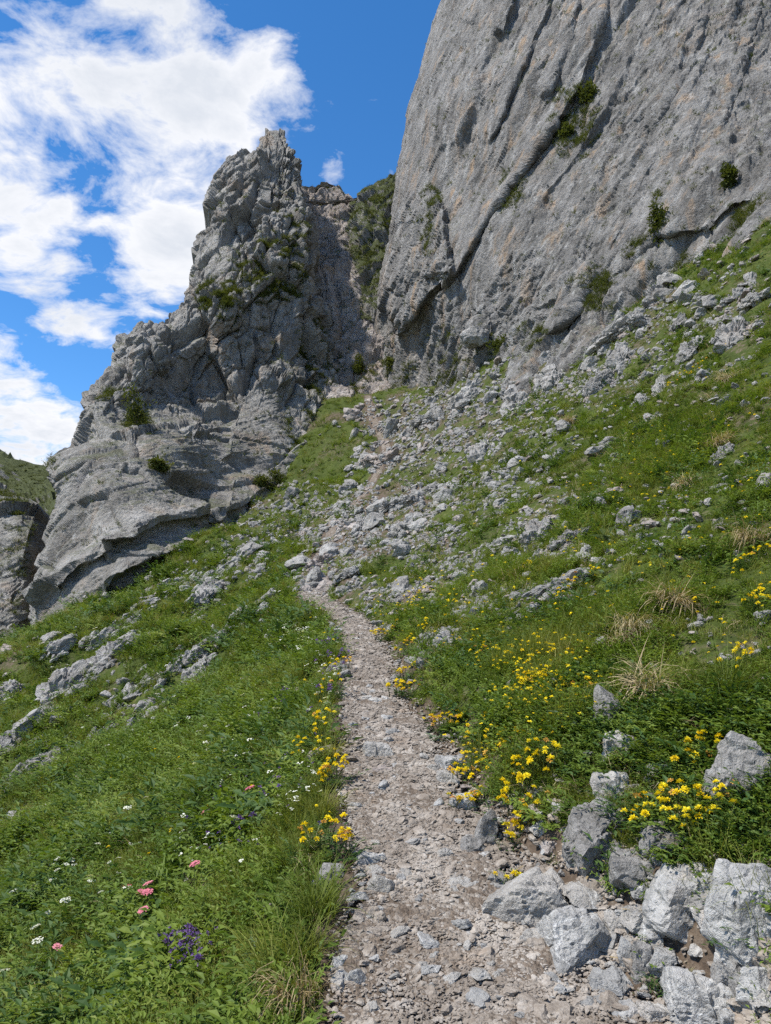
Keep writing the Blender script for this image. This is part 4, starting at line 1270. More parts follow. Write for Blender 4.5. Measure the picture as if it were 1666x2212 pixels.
def leaf(V, Fa, p, d, up, L, W, fold=.25):
    """A pointed leaf of four faces folded along its rib."""
    d = np.asarray(d, float); d /= np.linalg.norm(d) + 1e-9
    s = np.cross(d, up); s /= np.linalg.norm(s) + 1e-9
    nrm = np.cross(s, d)
    k = len(V)
    V += [p, p + d * L * .45 + s * W / 2 + nrm * W * fold, p + d * L * .5 - nrm * L * .02, p + d * L * .45 - s * W / 2 + nrm * W * fold, p + d * L - nrm * L * .10]
    Fa += [(k, k + 1, k + 2), (k, k + 2, k + 3), (k + 1, k + 4, k + 2), (k + 2, k + 4, k + 3)]


def herb(seed, stems, h, rad, leafL, leafW, pairs=5, spread=.8):
    """Feathery or leafy herb: stems with paired leaflets."""
    r = np.random.default_rng(seed)
    V, Fa = [], []
    for _ in range(stems):
        az, q = r.uniform(0, 6.283), rad * math.sqrt(r.uniform())
        p = np.array([q * math.cos(az), q * math.sin(az), -.01])
        ang = abs(r.normal(.45, .3)) * spread; a2 = az + r.normal(0, .7)
        o = np.array([math.cos(a2), math.sin(a2), 0])
        L = h * r.uniform(.5, 1.1); s = np.array([-o[1], o[0], 0])
        k0 = len(V); ww = .0012 + leafW * .05; st = []
        for j in range(pairs + 1):
            V += [p - s * ww, p + s * ww]; st.append(p.copy())
            dd = o * math.sin(ang) + np.array([0, 0, math.cos(ang)])
            p = p + dd * L / pairs; ang += .16 * spread * r.uniform(.6, 1.4)
        for j in range(pairs):
            q0 = k0 + 2 * j; Fa.append((q0, q0 + 1, q0 + 3, q0 + 2))
        for j in range(1, pairs + 1):
            f = 1.15 - .6 * j / pairs
            for sd in (-1, 1):
                dv = s * sd * r.uniform(.7, 1.1) + o * r.uniform(.2, .7) + np.array([0, 0, r.uniform(-.1, .45)])
                leaf(V, Fa, st[j], dv, np.array([0, 0, 1.]), leafL * f * r.uniform(.8, 1.2), leafW * f, r.uniform(-.1, .4))
        leaf(V, Fa, p, o + np.array([0, 0, .4]), np.array([0, 0, 1.]), leafL * .9, leafW * .8)
    return V, Fa


def pm(name, VF, mat):
    return mesh_from(name, np.array(VF[0]), VF[1], mat, False)


def flower_head(seed, n, R, petal, W, dome=.8):
    """A round head of small pointed florets."""
    r = np.random.default_rng(seed)
    V, Fa = [], []
    for _ in range(n):
        az, el = r.uniform(0, 6.283), math.asin(r.uniform(-.1, 1)) * dome + (1 - dome) * .6
        d = np.array([math.cos(az) * math.cos(el), math.sin(az) * math.cos(el), math.sin(el)])
        leaf(V, Fa, d * R * .35, d + r.normal(0, .15, 3), np.array([.3, .2, 1.]), petal * r.uniform(.8, 1.15), W, .35)
    return V, Fa


def umbel(seed, n, R, s):
    r = np.random.default_rng(seed)
    V, Fa = [], []
    for _ in range(n):
        az, q = r.uniform(0, 6.283), R * math.sqrt(r.uniform())
        c = np.array([q * math.cos(az), q * math.sin(az), .12 * R * (1 - (q / R) ** 2) * 2 + r.normal(0, R * .05)])
        k = len(V)
        t = r.uniform(0, 1.5)
        for j in range(5):
            V.append(c + s * np.array([math.cos(t + j * 1.257), math.sin(t + j * 1.257), r.normal(0, .2)]))
        Fa.append((k, k + 1, k + 2, k + 3, k + 4))
    return V, Fa


def stalk(V, Fa, p, q, w):
    p, q = np.asarray(p, float), np.asarray(q, float)
    k = len(V)
    for c in (p, q):
        for j in range(3):
            V.append(c + w * np.array([math.cos(j * 2.094), math.sin(j * 2.094), 0]))
    for j in range(3):
        Fa.append((k + j, k + (j + 1) % 3, k + 3 + (j + 1) % 3, k + 3 + j))


# ---- where plants grow
def field(n, r0, r1, a0, a1, power=1.0, seed=1):
    r = np.random.default_rng(seed)
    an = np.radians(r.uniform(a0, a1, n)); rad = r0 * (r1 / r0) ** (r.uniform(0, 1, n) ** power)
    m = n // 6                                                  # the slopes go on to both sides
    an = np.concatenate([an, np.radians(np.where(r.uniform(size=m) < .5, r.uniform(a0 - 26, a0, m), r.uniform(a1, a1 + 26, m)))])
    rad = np.concatenate([rad, r0 * (r1 * .5 / r0) ** (r.uniform(0, 1, m) ** power)])
    x, y = rad * np.sin(an), rad * np.cos(an)
    h, d, edge, zp = ground(x, y, True)
    return np.stack([x, y, h], 1), d, edge, r


def slope_normal(x, y, e=.25):
    hx = (TGRID(x + e, y) - TGRID(x - e, y)) / (2 * e); hy = (TGRID(x, y + e) - TGRID(x, y - e)) / (2 * e)
    n = np.stack([-hx, -hy, np.ones_like(hx)], 1)
    return n / np.linalg.norm(n, axis=1)[:, None]


def rot_to(n, w, r):
    """Euler turns that lean a plant by weight w towards the slope's normal, with a free turn about its axis."""
    tx = np.arctan2(-n[:, 1] * w, n[:, 2]); ty = np.arctan2(n[:, 0] * w, n[:, 2])
    return np.stack([tx + r.normal(0, .12, len(n)), ty + r.normal(0, .12, len(n)), r.uniform(0, 6.283, len(n))], 1)


def grows(P, d, edge, r, bank=.7, path_margin=.0):
    q3 = P * 1.0
    keep = np.abs(d) > edge * (1.10 + .22 * noise(P * 6, 91)) + path_margin + .025
    keep |= (P[:, 1] > 17) & (r.uniform(size=len(P)) < .5)
    rub = rubble_at(P)
    pn = fbm(P * np.array([1.6, 1.6, 0]), 93, 3)
    keep &= r.uniform(size=len(P)) > np.clip(rub * 1.15 + pn * 1.3 * (rub > .05) - .05, 0, .96)
    bk = (d > 0) * (1 - smooth(.0, .45, d - edge)) * (P[:, 1] < 9)
    keep &= r.uniform(size=len(P)) > bk * bank * np.clip(.9 + 1.2 * noise(P * 3.2, 95), 0, 1.2)
    keep &= r.uniform(size=len(P)) > bank_at(P) * (d > 0) * np.clip(.94 - .5 * (noise(P * 4.5, 88) > .28), 0, 1)
    for (a, b, w) in OUT_SEG:
        v = b - a; t = np.clip(((P[:, :2] - a) @ v) / (v @ v + 1e-9), 0, 1)
        keep &= (np.hypot(P[:, 0] - a[0] - t * v[0], P[:, 1] - a[1] - t * v[1]) > w * (1 + .5 * noise(P * 2.5, 89))) | (r.uniform(size=len(P)) < .16)
    bare = fbm(P * .55, 97, 4)
    keep &= r.uniform(size=len(P)) > .8 * smooth(.12, .34, bare + .10 * (d > 0))
    return keep


SZ = lambda P: np.hypot(P[:, 0], P[:, 1])
turf = [pm('turf', blades(400 + i, 30, .12, .055, .0042, .45, .6), M_GRASS) for i in range(5)]
herbs = [pm('herb', herb(420 + i, 7, .13, .045, .030, .014, 5), M_HERB) for i in range(4)] + [pm('herb', herb(430 + i, 6, .12, .04, .045, .020, 4), M_HERB) for i in range(3)]
tallg = [pm('tall_grass', blades(440 + i, 26, .28, .05, .0045, .35, .7), M_GRASS) for i in range(4)]

P, d, e, r = field(58000, 1.55, 52, -35, 35, 1.0, 501)
k = grows(P, d, e, r); P, d, e = P[k], d[k], e[k]
R = SZ(P); s = np.clip(1 + 1.0 * fbm(P * 1.2, 113, 3), .6, 1.6) * (.75 + .5 * r.uniform(size=len(P))) * np.clip((R / 4.2) ** .42, .8, 2.0) * np.where(d < 0, 1.0, .66) * (.55 + .45 * smooth(0, .35, np.abs(d) - e))
scatter('meadow_grass', P, rot_to(slope_normal(P[:, 0], P[:, 1]), .45, r), s, turf, "short green grass covering the slopes either side of the path", "grass")
P, d, e, r = field(52000, 1.6, 50, -35, 35, .95, 502)
k = grows(P, d, e, r, .8, .02); P, d, e = P[k], d[k], e[k]
R = SZ(P); s = np.clip(1 + 1.1 * fbm(P * 1.4, 111, 3), .55, 1.7) * (.7 + .6 * r.uniform(size=len(P)) ** 1.5) * np.clip((R / 4.2) ** .4, .8, 1.9) * np.where(d < 0, 1.1, .75) * (.6 + .4 * smooth(0, .3, np.abs(d) - e))
scatter('meadow_herbs', P, rot_to(slope_normal(P[:, 0], P[:, 1]), .45, r), s, herbs, "leafy green herbs growing thick between the grass", "herbs")
P, d, e, r = field(9000, 1.8, 26, -35, 34, .9, 503)
k = grows(P, d, e, r, .95, .05) & (fbm(P * .9, 99, 3) + .18 * (d < 0) > .12); P, d = P[k], d[k]
R = SZ(P); s = (.6 + .5 * r.uniform(size=len(P))) * np.clip((R / 5) ** .4, .8, 2.)
scatter('tall_grass', P, rot_to(slope_normal(P[:, 0], P[:, 1]), .3, r), s, tallg, "longer green grass blades standing in the meadow", "grass")
ferns = [pm('broad_herb', herb(470 + i, 6, .19, .05, .062, .022, 6, 1.1), M_HERB) for i in range(3)] + [pm('broad_herb', herb(475 + i, 5, .15, .03, .075, .034, 3, 1.2), M_LANCE) for i in range(3)]
P, d, e, r = field(13000, 1.8, 30, -35, 35, .85, 509)
k = grows(P, d, e, r, .9, .05) & (fbm(P * 1.1, 109, 3) + .08 * (d < 0) > .06); P, d = P[k], d[k]
R = SZ(P); s = (.55 + .7 * r.uniform(size=len(P))) * np.clip((R / 4.5) ** .5, .8, 2.4) * np.where(d < 0, 1.1, .8)
scatter('broad_herbs', P, rot_to(slope_normal(P[:, 0], P[:, 1]), .45, r), s, ferns, "taller broad-leaved herbs in patches through the meadow", "herbs")
straw = [pm('straw', blades(450 + i, 16, .16, .03, .003, .8, 1.3), M_STRAW) for i in range(3)]
P, d, e, r = field(15000, 1.8, 42, -35, 35, .9, 504)
k = grows(P, d, e, r, .6) & (fbm(P * .7, 101, 3) > .02 - .06 * (d > 0)) & (r.uniform(size=len(P)) < .6); P = P[k]
R = SZ(P); s = (.5 + .7 * r.uniform(size=len(P))) * np.clip((R / 5) ** .5, .8, 2.6)
scatter('dry_grass', P, rot_to(slope_normal(P[:, 0], P[:, 1]), .9, r), s, straw, "straw coloured dead grass hanging between the green", "grass")

# ---- gravel and rubble
peb = [mesh_from('pebble', q[0], q[1], M_STONE, False) for q in [rock_shape(600 + i, 2, dims=(1, random.uniform(.65, .95), random.uniform(.35, .7)), planes=9, rough=.06, sharp=18) for i in range(8)]]
r = np.random.default_rng(505)
n = 52000
ss = r.uniform(0, 1, n) ** 1.9
i = 3 + ss * (150 - 3); ii = i.astype(int); f = (i - ii)[:, None]
c = PC[ii] * (1 - f) + PC[ii + 1] * f; t = PC[ii + 1] - PC[ii]; t /= np.linalg.norm(t[:, :2], axis=1)[:, None]
off = (r.normal(0, .55, n) + .12) * PHW[ii] * np.where(c[:, 1] < 3, 1.2, 1.0)
x = c[:, 0] + t[:, 1] * off; y = c[:, 1] - t[:, 0] * off
h, d, edge, zp = ground(x, y, True)
keep = (d > -edge * 1.0) & (d < edge * 1.9)
x, y, h = x[keep], y[keep], h[keep]
R = np.hypot(x, y)
s = .0037 * np.exp(np.abs(r.normal(0, .55, len(x)))) * np.clip((R / 2.6) ** .55, .9, 3)
scatter('gravel', np.stack([x, y, h + .012], 1), np.stack([r.normal(0, .3, len(x)), r.normal(0, .3, len(x)), r.uniform(0, 6.28, len(x))], 1),
        np.stack([s * r.uniform(.8, 1.5, len(x)), s, s * r.uniform(.5, 1, len(x))], 1), peb, "loose pale gravel trodden into the path", "gravel")
# finer rubble on the bank at the right
n = 11000
px = r.uniform(960, 1700, n); py = r.uniform(1690, 2260, n)
kk = py > 1700 + .0 * px; px, py = px[kk], py[kk]
G = raycast(px, py); mk = fbm(G * 2.2, 103, 3) > -.12; G = G[mk]
s = .005 * np.exp(np.abs(r.normal(0, .65, len(G))))
scatter('bank_rubble', G + np.array([0, 0, .003]), np.stack([r.normal(0, .4, len(G)), r.normal(0, .4, len(G)), r.uniform(0, 6.28, len(G))], 1), s, peb, "crumbled stones between the boulders right of the path", "rubble")
scr = [mesh_from('chip', SHAPES[i][0], SHAPES[i][1], M_OUT, False) for i in range(6)] + [mesh_from('chip', SHAPES[i][0], SHAPES[i][1], M_SCREE, False) for i in (6, 7)]
U = []
for (cx, cy, rx, ry, a) in RUBBLE[:26] + RUBBLE[31:]:
    m = int(rx * ry * a / 9)
    an, q = r.uniform(0, 6.28, m), np.sqrt(r.uniform(0, 1, m))
    U.append(np.stack([cx + rx * q * np.cos(an), cy + ry * q * np.sin(an)], 1))
U = np.vstack(U); G = raycast(U[:, 0], U[:, 1]); G = G[fbm(G * .9, 105, 3) > -.16]
s = 4.6 * np.exp(np.abs(r.normal(0, .55, len(G)))) * G[:, 1] / F / 2
scatter('scree_rubble', G, np.stack([r.normal(0, .4, len(G)), r.normal(0, .4, len(G)), r.uniform(0, 6.28, len(G))], 1), s, scr, "small broken rock scattered through the stony slopes", "rubble")

P, d, e, r = field(5200, 3.0, 46, -35, 35, .8, 515)
k = (np.abs(d) > e) & (fbm(P * .5, 115, 3) + .10 * (d > 0) > .02); P = P[k]
s = .010 * np.exp(np.abs(r.normal(0, .6, len(P)))) * np.clip((SZ(P) / 4) ** .85, .8, 9)
scatter('slope_stones', P + np.array([0, 0, .004]) * SZ(P)[:, None], np.stack([r.normal(0, .4, len(P)), r.normal(0, .4, len(P)), r.uniform(0, 6.28, len(P))], 1), np.stack([s * 1.3, s, s * .8], 1), scr, "small stones showing through the turf of both slopes", "stones")

# broken stone along the bedrock ribs of the left meadow
U = []
for (x1, y1, x2, y2) in RIBS:
    m = int(math.hypot(x2 - x1, y2 - y1) * .6); t = r.uniform(-.15, 1.15, m)
    U.append(np.stack([x1 + (x2 - x1) * t + r.normal(0, 9, m), y1 + (y2 - y1) * t + r.normal(0, 9, m)], 1))
U = np.vstack(U); G = raycast(U[:, 0], U[:, 1])
s = 6.0 * np.exp(np.abs(r.normal(0, .6, len(G)))) * G[:, 1] / F / 2
scatter('rib_rubble', G + np.array([0, 0, .6]) * s[:, None], np.stack([r.normal(0, .3, len(G)), r.normal(-.5, .2, len(G)), r.normal(.9, .5, len(G))], 1), np.stack([s * 1.8, s * .9, s * .9], 1), scr[:6], "thin broken bands of pale rock running down the left meadow", "rubble")

# ------------------------------------------------------------------ plants on the rock ledges
ledge = [pm('ledge_grass', blades(460 + i, 40, .16, .10, .008, .5, .8), M_DARK) for i in range(3)] + [pm('ledge_herb', herb(465 + i, 8, .16, .09, .05, .024, 4), M_DARK) for i in range(2)]
pts = []; rg = np.random.default_rng(506)


def green(Pv, Nv, X, Y, zones, base, nmin=.45, cnt=4000):
    w = np.full(len(X), base)
    for (cx, cy, rx, ry, a) in zones:
        w = np.maximum(w, a * (1 - smooth(.6, 1.15, np.hypot((X - cx) / rx, (Y - cy) / ry))))
    w = w * smooth(nmin - .25, nmin + .15, Nv[:, 2]) * smooth(-.10, .12, fbm(Pv * .8, 107, 3)) * (Y > -40) * (X < 1720) * (X > -60) * ((Y > 345) | (X > 760))
    w = w * (Pv[:, 1] / 50.) ** 2
    pr = w / (w.sum() + 1e-9)
    idx = rg.choice(len(X), size=cnt, p=pr)
    return Pv[idx]


pts.append(green(SP_P, SP_N, SP_X, SP_Y, [(480, 630, 70, 50, 1), (560, 560, 70, 40, .6), (600, 590, 60, 30, .5), (640, 500, 40, 40, .4), (235, 845, 40, 25, 1), (110, 1000, 30, 20, 1), (90, 1080, 25, 40, 1), (345, 1005, 25, 12, 1), (300, 920, 35, 40, .9),
                                              (690, 760, 40, 90, .9), (620, 600, 80, 60, .5), (660, 900, 40, 60, .6), (240, 1080, 30, 15, .4), (600, 1040, 20, 15, .8), (545, 620, 60, 30, .6), (500, 690, 40, 30, .5)], .02, .3, 5200))
pts.append(green(CL_P, CL_N, CL_X, CL_Y, [(1240, 260, 60, 90, .5), (1110, 420, 30, 60, .4), (960, 750, 60, 50, 1), (920, 500, 20, 60, .9), (935, 430, 25, 30, .6), (850, 800, 50, 40, 1), (1080, 760, 50, 30, 1), (1420, 560, 60, 40, .8), (1300, 650, 60, 60, .7),
                                              (1600, 470, 80, 40, .8), (1180, 740, 60, 40, .8), (1430, 470, 20, 50, .8), (890, 870, 80, 40, 1), (1000, 820, 80, 50, .8)], .015, .3, 4600))
pts.append(green(GU_P, GU_N, GU_X, GU_Y, [(760, 500, 60, 60, .8), (790, 620, 40, 80, .7), (770, 800, 50, 60, 1), (740, 700, 40, 60, .6)], .15, .3, 2000))
pts.append(green(KN_P, KN_N, KN_X, KN_Y, [(800, 500, 90, 100, 1)], .35, .1, 3800))
pts.append(green(BU_P, BU_N, BU_X, BU_Y, [(20, 1080, 40, 40, .8)], .1, .3, 600))
pts.append(green(HI_P, HI_N, HI_X, HI_Y, [(60, 1050, 80, 60, 1)], .3, -.1, 2600))
pts = np.vstack(pts)
pts = pts[rg.uniform(size=len(pts)) < .8]
scatter('ledge_grass', pts, np.stack([rg.normal(-.1, .25, len(pts)), rg.normal(0, .25, len(pts)), rg.uniform(0, 6.28, len(pts))], 1), rg.uniform(.7, 1.9, len(pts)) * np.where(pts[:, 1] > 56, .7, (pts[:, 1] / 45) ** .5), ledge,
        "dark olive grass and moss on the ledges of spire, cliff and gully", "grass")


def leaf_mass(seed, n, dims, L, W):
    r = np.random.default_rng(seed); V, Fa = [], []
    c = r.normal(0, .5, (9, 3)) * np.array([.8, .5, .7]) + np.array([0, 0, .6])
    for _ in range(n):
        q = c[r.integers(9)] + r.normal(0, .23, 3)
        p = q * np.array(dims)
        leaf(V, Fa, p, r.normal(0, 1, 3) + np.array([0, -.3, .5]), np.array([.1, .1, 1.]), L * r.uniform(.7, 1.3), W, .2)
    return V, Fa


def nearest(P, X, Y, px, py):
    return P[np.argmin((X - px) ** 2 + (Y - py) ** 2)]


SHRUBS = [(CL_P, CL_X, CL_Y, 1433, 515, 34, 84, "dark green bush growing upright on the cliff face"), (CL_P, CL_X, CL_Y, 1268, 215, 30, 44, "dark bush high on the cliff beside the diagonal crack"),
          (CL_P, CL_X, CL_Y, 1228, 296, 24, 26, "small bush on the crack below the higher cliff bush"), (CL_P, CL_X, CL_Y, 1572, 395, 22, 40, "dark bush under the overhang near the right edge"),
          (CL_P, CL_X, CL_Y, 1085, 765, 46, 34, "green bush at the cliff's foot beside the square block"), (CL_P, CL_X, CL_Y, 852, 800, 26, 26, "leafy bush at the mouth of the gully"),
          (SP_P, SP_X, SP_Y, 295, 930, 46, 74, "thin brownish bush under the spire's overhang"), (SP_P, SP_X, SP_Y, 345, 1010, 36, 18, "cushion of moss-green growth on the lower slabs"),
          (SP_P, SP_X, SP_Y, 592, 1045, 34, 22, "dark green tuft at the right end of the lower slab"), (GU_P, GU_X, GU_Y, 778, 800, 26, 30, "dark shrub in the shade of the gully bed")]
for i, (Pa, Xa, Ya, px, py, w, h, label) in enumerate(SHRUBS):
    p = nearest(Pa, Xa, Ya, px, py); sc = p[1] / F
    t = link(bpy.data.objects.new('shrub', None)); t.location = p + np.array([0, -.1, 0]); t.empty_display_size = .2
    tag(t, label, 'shrub')
    obj('foliage', pm('foliage', leaf_mass(700 + i, 620, (w * sc * .75, w * sc * .6, h * sc * .75), .20, .10), M_DARK), t)
    V, Fa = [], []
    for q in ((.1, 0, .9), (-.25, .05, .7), (.25, 0, .6)):
        stalk(V, Fa, (0, .1, -.1), np.array(q) * np.array([w * sc, w * sc, h * sc]) * .7, .025)
    obj('stem', pm('stem', (V, Fa), M_WOOD), t)

# ------------------------------------------------------------------ single plants
M_FADE = leaf_mat("faded_petal", [(0, (.50, .25, .05)), (1, (.72, .46, .10))], .3, .1)
BLO = [pm('blossom', flower_head(720 + i, (26, 30, 18, 22)[i], .013, (.0105, .0115, .009, .010)[i], .0065), M_FADE if i == 3 else M_YEL) for i in range(4)]
LANCE = [pm('leaves', herb(730 + i, 9, .11, .05, .055, .016, 3, 1.2), M_LANCE) for i in range(3)]
VETCH = [  # layout position of the foot, spread (m), height (m), blossoms, label
    (1135, 1705, .15, .13, 26, "densest clump of yellow vetch in full bloom on the right bank"), (1150, 1765, .07, .09, 9, "yellow vetch hanging under the densest clump"), (1105, 1810, .07, .05, 8, "low yellow vetch beside the pointed grey stone"),
    (1005, 1690, .11, .08, 12, "yellow vetch above the bluish stone at the path bank"), (985, 1745, .06, .06, 6, "small vetch at the very edge of the path"), (1030, 1735, .05, .05, 7, "small vetch right of the bluish rounded stone"),
    (1410, 1775, .11, .10, 14, "left half of the vetch clump over the grey blocks"), (1510, 1790, .12, .12, 18, "right half of the vetch clump over the grey blocks"), (1500, 1670, .10, .11, 11, "tall vetch between the holed rock and the dark right rock"),
    (1600, 1690, .05, .07, 5, "few yellow blossoms in front of the dark right rock"), (950, 1580, .09, .09, 12, "vetch clump on the bank opposite the round boulder"), (985, 1580, .06, .08, 7, "vetch right of the clump opposite the round boulder"),
    (868, 1510, .13, .12, 16, "vetch clump where the narrow path meets the bank"), (880, 1470, .10, .10, 9, "orange-tinged vetch above the narrow path's bank"), (1085, 1620, .08, .07, 9, "small vetch uphill of the densest clump"),
    (1195, 1510, .10, .08, 10, "vetch beside the grey rock on the flowery slope"), (1270, 1510, .08, .10, 10, "vetch left of the striped dark rock"), (1160, 1480, .12, .08, 12, "loose vetch in the middle of the flowery slope"),
    (1600, 1450, .12, .10, 10, "vetch under the right edge above the lush green patch"), (1635, 1320, .12, .12, 12, "bright yellow flowers at the right edge halfway up"), (1625, 1225, .14, .12, 11, "second bright patch of yellow flowers at the right edge"),
    (830, 1385, .20, .12, 16, "vetch cushion at the inner bend of the path"), (890, 1400, .20, .12, 14, "vetch cushion right of the inner bend"), (1090, 1915, .06, .06, 4, "tiny plant with few yellow flowers on the path gravel"),
    (670, 1645, .12, .20, 18, "tall yellow vetch on the left edge of the path"), (712, 1690, .08, .12, 10, "vetch just below the tall one on the left edge"), (692, 1705, .05, .08, 5, "small vetch in the grass under the left-edge clump"),
    (690, 1835, .10, .12, 9, "flat-topped yellow flowers in the grass left of the path"), (745, 1850, .07, .10, 8, "yellow flowers beside white ones above the left stones"), (700, 1525, .14, .16, 8, "yellow flowers with purple ones on the left edge"),
    (1065, 1560, .08, .08, 7, "vetch near the top of the soil bank"), (1050, 1420, .12, .09, 9, "vetch right of the upright cracked rock"), (1480, 828, .5, .25, 12, "yellow patch high on the slope under the cliff"),
    (1240, 1270, .22, .10, 14, "yellow flowers lining the dark pitted rock band"), (1130, 1240, .15, .1, 8, "yellow flowers on the slope above the path bend"), (735, 1405 + 45, .12, .1, 7, "yellow flowers at the left edge of the narrow path")]
rv = np.random.default_rng(508)
G = raycast([v[0] for v in VETCH], [v[1] for v in VETCH])
for v, g in zip(VETCH, G):
    px, py, spd, hgt, nb, label = v
    t = link(bpy.data.objects.new('yellow_flower_plant', None)); t.location = g; t.empty_display_size = .05
    tag(t, label, 'flower', 'yellow flowering plants')
    ks = max(1, g[1] / 6)
    for j in range(max(2, int(spd * 28 / ks))):
        o = obj('leaves', LANCE[int(rv.integers(3))], t)
        a, q = rv.uniform(0, 6.28), spd * math.sqrt(rv.uniform())
        o.location = (q * math.cos(a), q * math.sin(a) * .7, 0); o.rotation_euler = (0, 0, rv.uniform(0, 6.28)); o.scale = [hgt * 8.5 * rv.uniform(.7, 1.1)] * 3
        o.location.z = float(TGRID(np.array([g[0] + o.location.x]), np.array([g[1] + o.location.y]))[0] - g[2])
    V, Fa = [], []
    for j in range(int(nb * 1.45)):
        o = obj('blossom', BLO[int(rv.choice(4, p=[.3, .28, .27, .15]))], t)
        a, q = rv.uniform(0, 6.28), spd * math.sqrt(rv.uniform()) * .95
        x, y = q * math.cos(a), q * math.sin(a) * .7 - spd * .15
        z = float(TGRID(np.array([g[0] + x]), np.array([g[1] + y]))[0] - g[2])
        top = np.array([x + rv.normal(0, .015), y - rv.uniform(0, .03), z + hgt * rv.uniform(.65, 1.15)])
        o.location = top; o.rotation_euler = (rv.uniform(-.2, .7), rv.uniform(-.4, .4), rv.uniform(0, 6.28)); o.scale = [rv.uniform(.95, 1.45) * ks ** .6] * 3
        stalk(V, Fa, (x * .8, y * .8, z), top, .0016 * ks ** .5)
    obj('stems', pm('stems', (V, Fa), M_STEM), t)


def tuft(name, px, py, meshes, label, cat='grass tuft', group=None, scale=1.0, rot=(0, 0, 0)):
    g = raycast(px, py)[0]
    t = link(bpy.data.objects.new(name, None)); t.location = g; t.empty_display_size = .05
    t.scale = [scale] * 3; t.rotation_euler = rot
    tag(t, label, cat, group)
    for nm, me in meshes:
        obj(nm, me, t)
    return t


DRYB = [pm('dry_blades', blades(740 + i, 220, .25, .08, .0046, 1.05, 2.0, 4), M_STRAW) for i in range(3)]
GRNB = [pm('green_blades', blades(745 + i, 45, .18, .05, .0045, .5, .8, 4), M_GRASS) for i in range(3)]
LONGB = [pm('green_blades', blades(750 + i, 170, .34, .07, .0055, .45, .9, 4), M_GRASS) for i in range(3)]
for i, (px, py, sc, dry, label) in enumerate([
        (1405, 1515, 1.15, 1, "large straw tuft hanging over the holed rock"), (1460, 1330, 1.25, 1, "long straw tuft trailing down the right slope"), (1365, 1380, .95, 1, "brown matted tuft left of the long straw tuft"),
        (1560, 970, 1.6, 1, "straw hanging over the overhung rock near the right edge"), (1480, 1055, 1.1, 1, "straw tuft on the green slope below the overhung rock"), (1230, 1110 - 190, 2.0, 1, "straw tuft high on the slope under the cliff"),
        (1625, 1190, 1.2, 1, "straw tuft by the yellow patch at the right edge"), (640, 2200, .9, 1, "brown dead grass at the bottom under the leaning grass"), (1340, 1400, .7, 1, "small straw tuft low on the right slope"), (1570, 830, 1.7, 1, "straw tuft beneath the stacked broken rocks"),
        (690, 1990, .85, 0, "thick green tuft overhanging the left edge of the path"), (610, 2140, 1.0, 0, "tall upright green tuft at the bottom left of the path"), (665, 2075, .65, 0, "green tuft between the two big tufts at the path edge"), (700, 1765, .65, 0, "long grass at the left edge beside the narrow gravel"),
        (712, 1645, .6, 0, "grass tuft at the left edge level with the round boulder"), (1640, 1970, .7, 0, "grass tuft in front of the block at the right edge"), (1570, 1520, 1.0, 0, "lush green tuft behind the dark right rock")]):
    if dry:
        t_ = tuft('dry_grass_tuft', px, py, [('dry_blades', DRYB[i % 3]), ('green_blades', GRNB[i % 3])], label, 'grass tuft', 'straw tufts', sc, (math.radians(18), 0, i * 1.3))
        t_.location.z += .07 * sc
    else:
        tuft('green_grass_tuft', px, py, [('green_blades', LONGB[i % 3])], label, 'grass tuft', 'green tufts', sc, (0, 0, i * 1.3))

LUSH = [pm('leaves', herb(760 + i, 26, .20, .11, .060, .015, 6, 1.1), M_LANCE) for i in range(3)]
SILV = [pm('leaves', herb(765 + i, 4, .10, .02, .11, .045, 3, 1.3), M_SILVER) for i in range(2)]
for i, (px, py, ms, sc, label, cat) in enumerate([
        (1340, 1760, LUSH, .8, "lush leafy plant draped over the dark bedrock block", "plant"), (1420, 1680, LUSH, .75, "lush leaves under the tall vetch", "plant"), (1570, 1560, LUSH, 1.0, "deep green feathery patch above the dark right rock", "plant"), (1480, 1540, LUSH, .9, "feathery leaves right of the large straw tuft", "plant"),
        (1640, 1800, LUSH, .6, "green leaves hanging over the largest grey block", "plant"), (1215, 1985, LUSH, .35, "green sprig growing beside the large pale boulder", "plant"), (1600, 2040, LUSH, .6, "leafy plant on the blocks at the right edge near the bottom", "plant"), (1450, 2145, LUSH, .4, "low mossy cushion between the bottom right stones", "plant"),
        (1310, 1175, SILV, 2.0, "pale silvery broad-leaved plant by the white stone", "plant"), (1180, 1395, SILV, .9, "silvery leaves in the flowery slope", "plant"), (1270, 1580, SILV, .9, "broad dark leaves left of the striped rock", "plant"), (560, 2110, SILV, .8, "rounded broad leaves in the grass at the bottom", "plant"), (940, 1590 + 10, SILV, .5, "small silvery plant at the bank", "plant")]):
    tuft('leafy_plant', px, py, [('leaves', ms[i % len(ms)])], label, cat, None, sc, (0, 0, i * 1.1))

# tall herbs of the left meadow, each with its own flower head
UMB = [pm('flower_head', umbel(770 + i, 46, .030, .0042), M_WHITE) for i in range(2)]
PNK = [pm('flower_head', umbel(775 + i, 60, .019, .0045), M_PINKP) for i in range(2)]
PUR = [pm('flower_head', flower_head(780 + i, 16, .008, .013, .007), M_PURP) for i in range(2)]


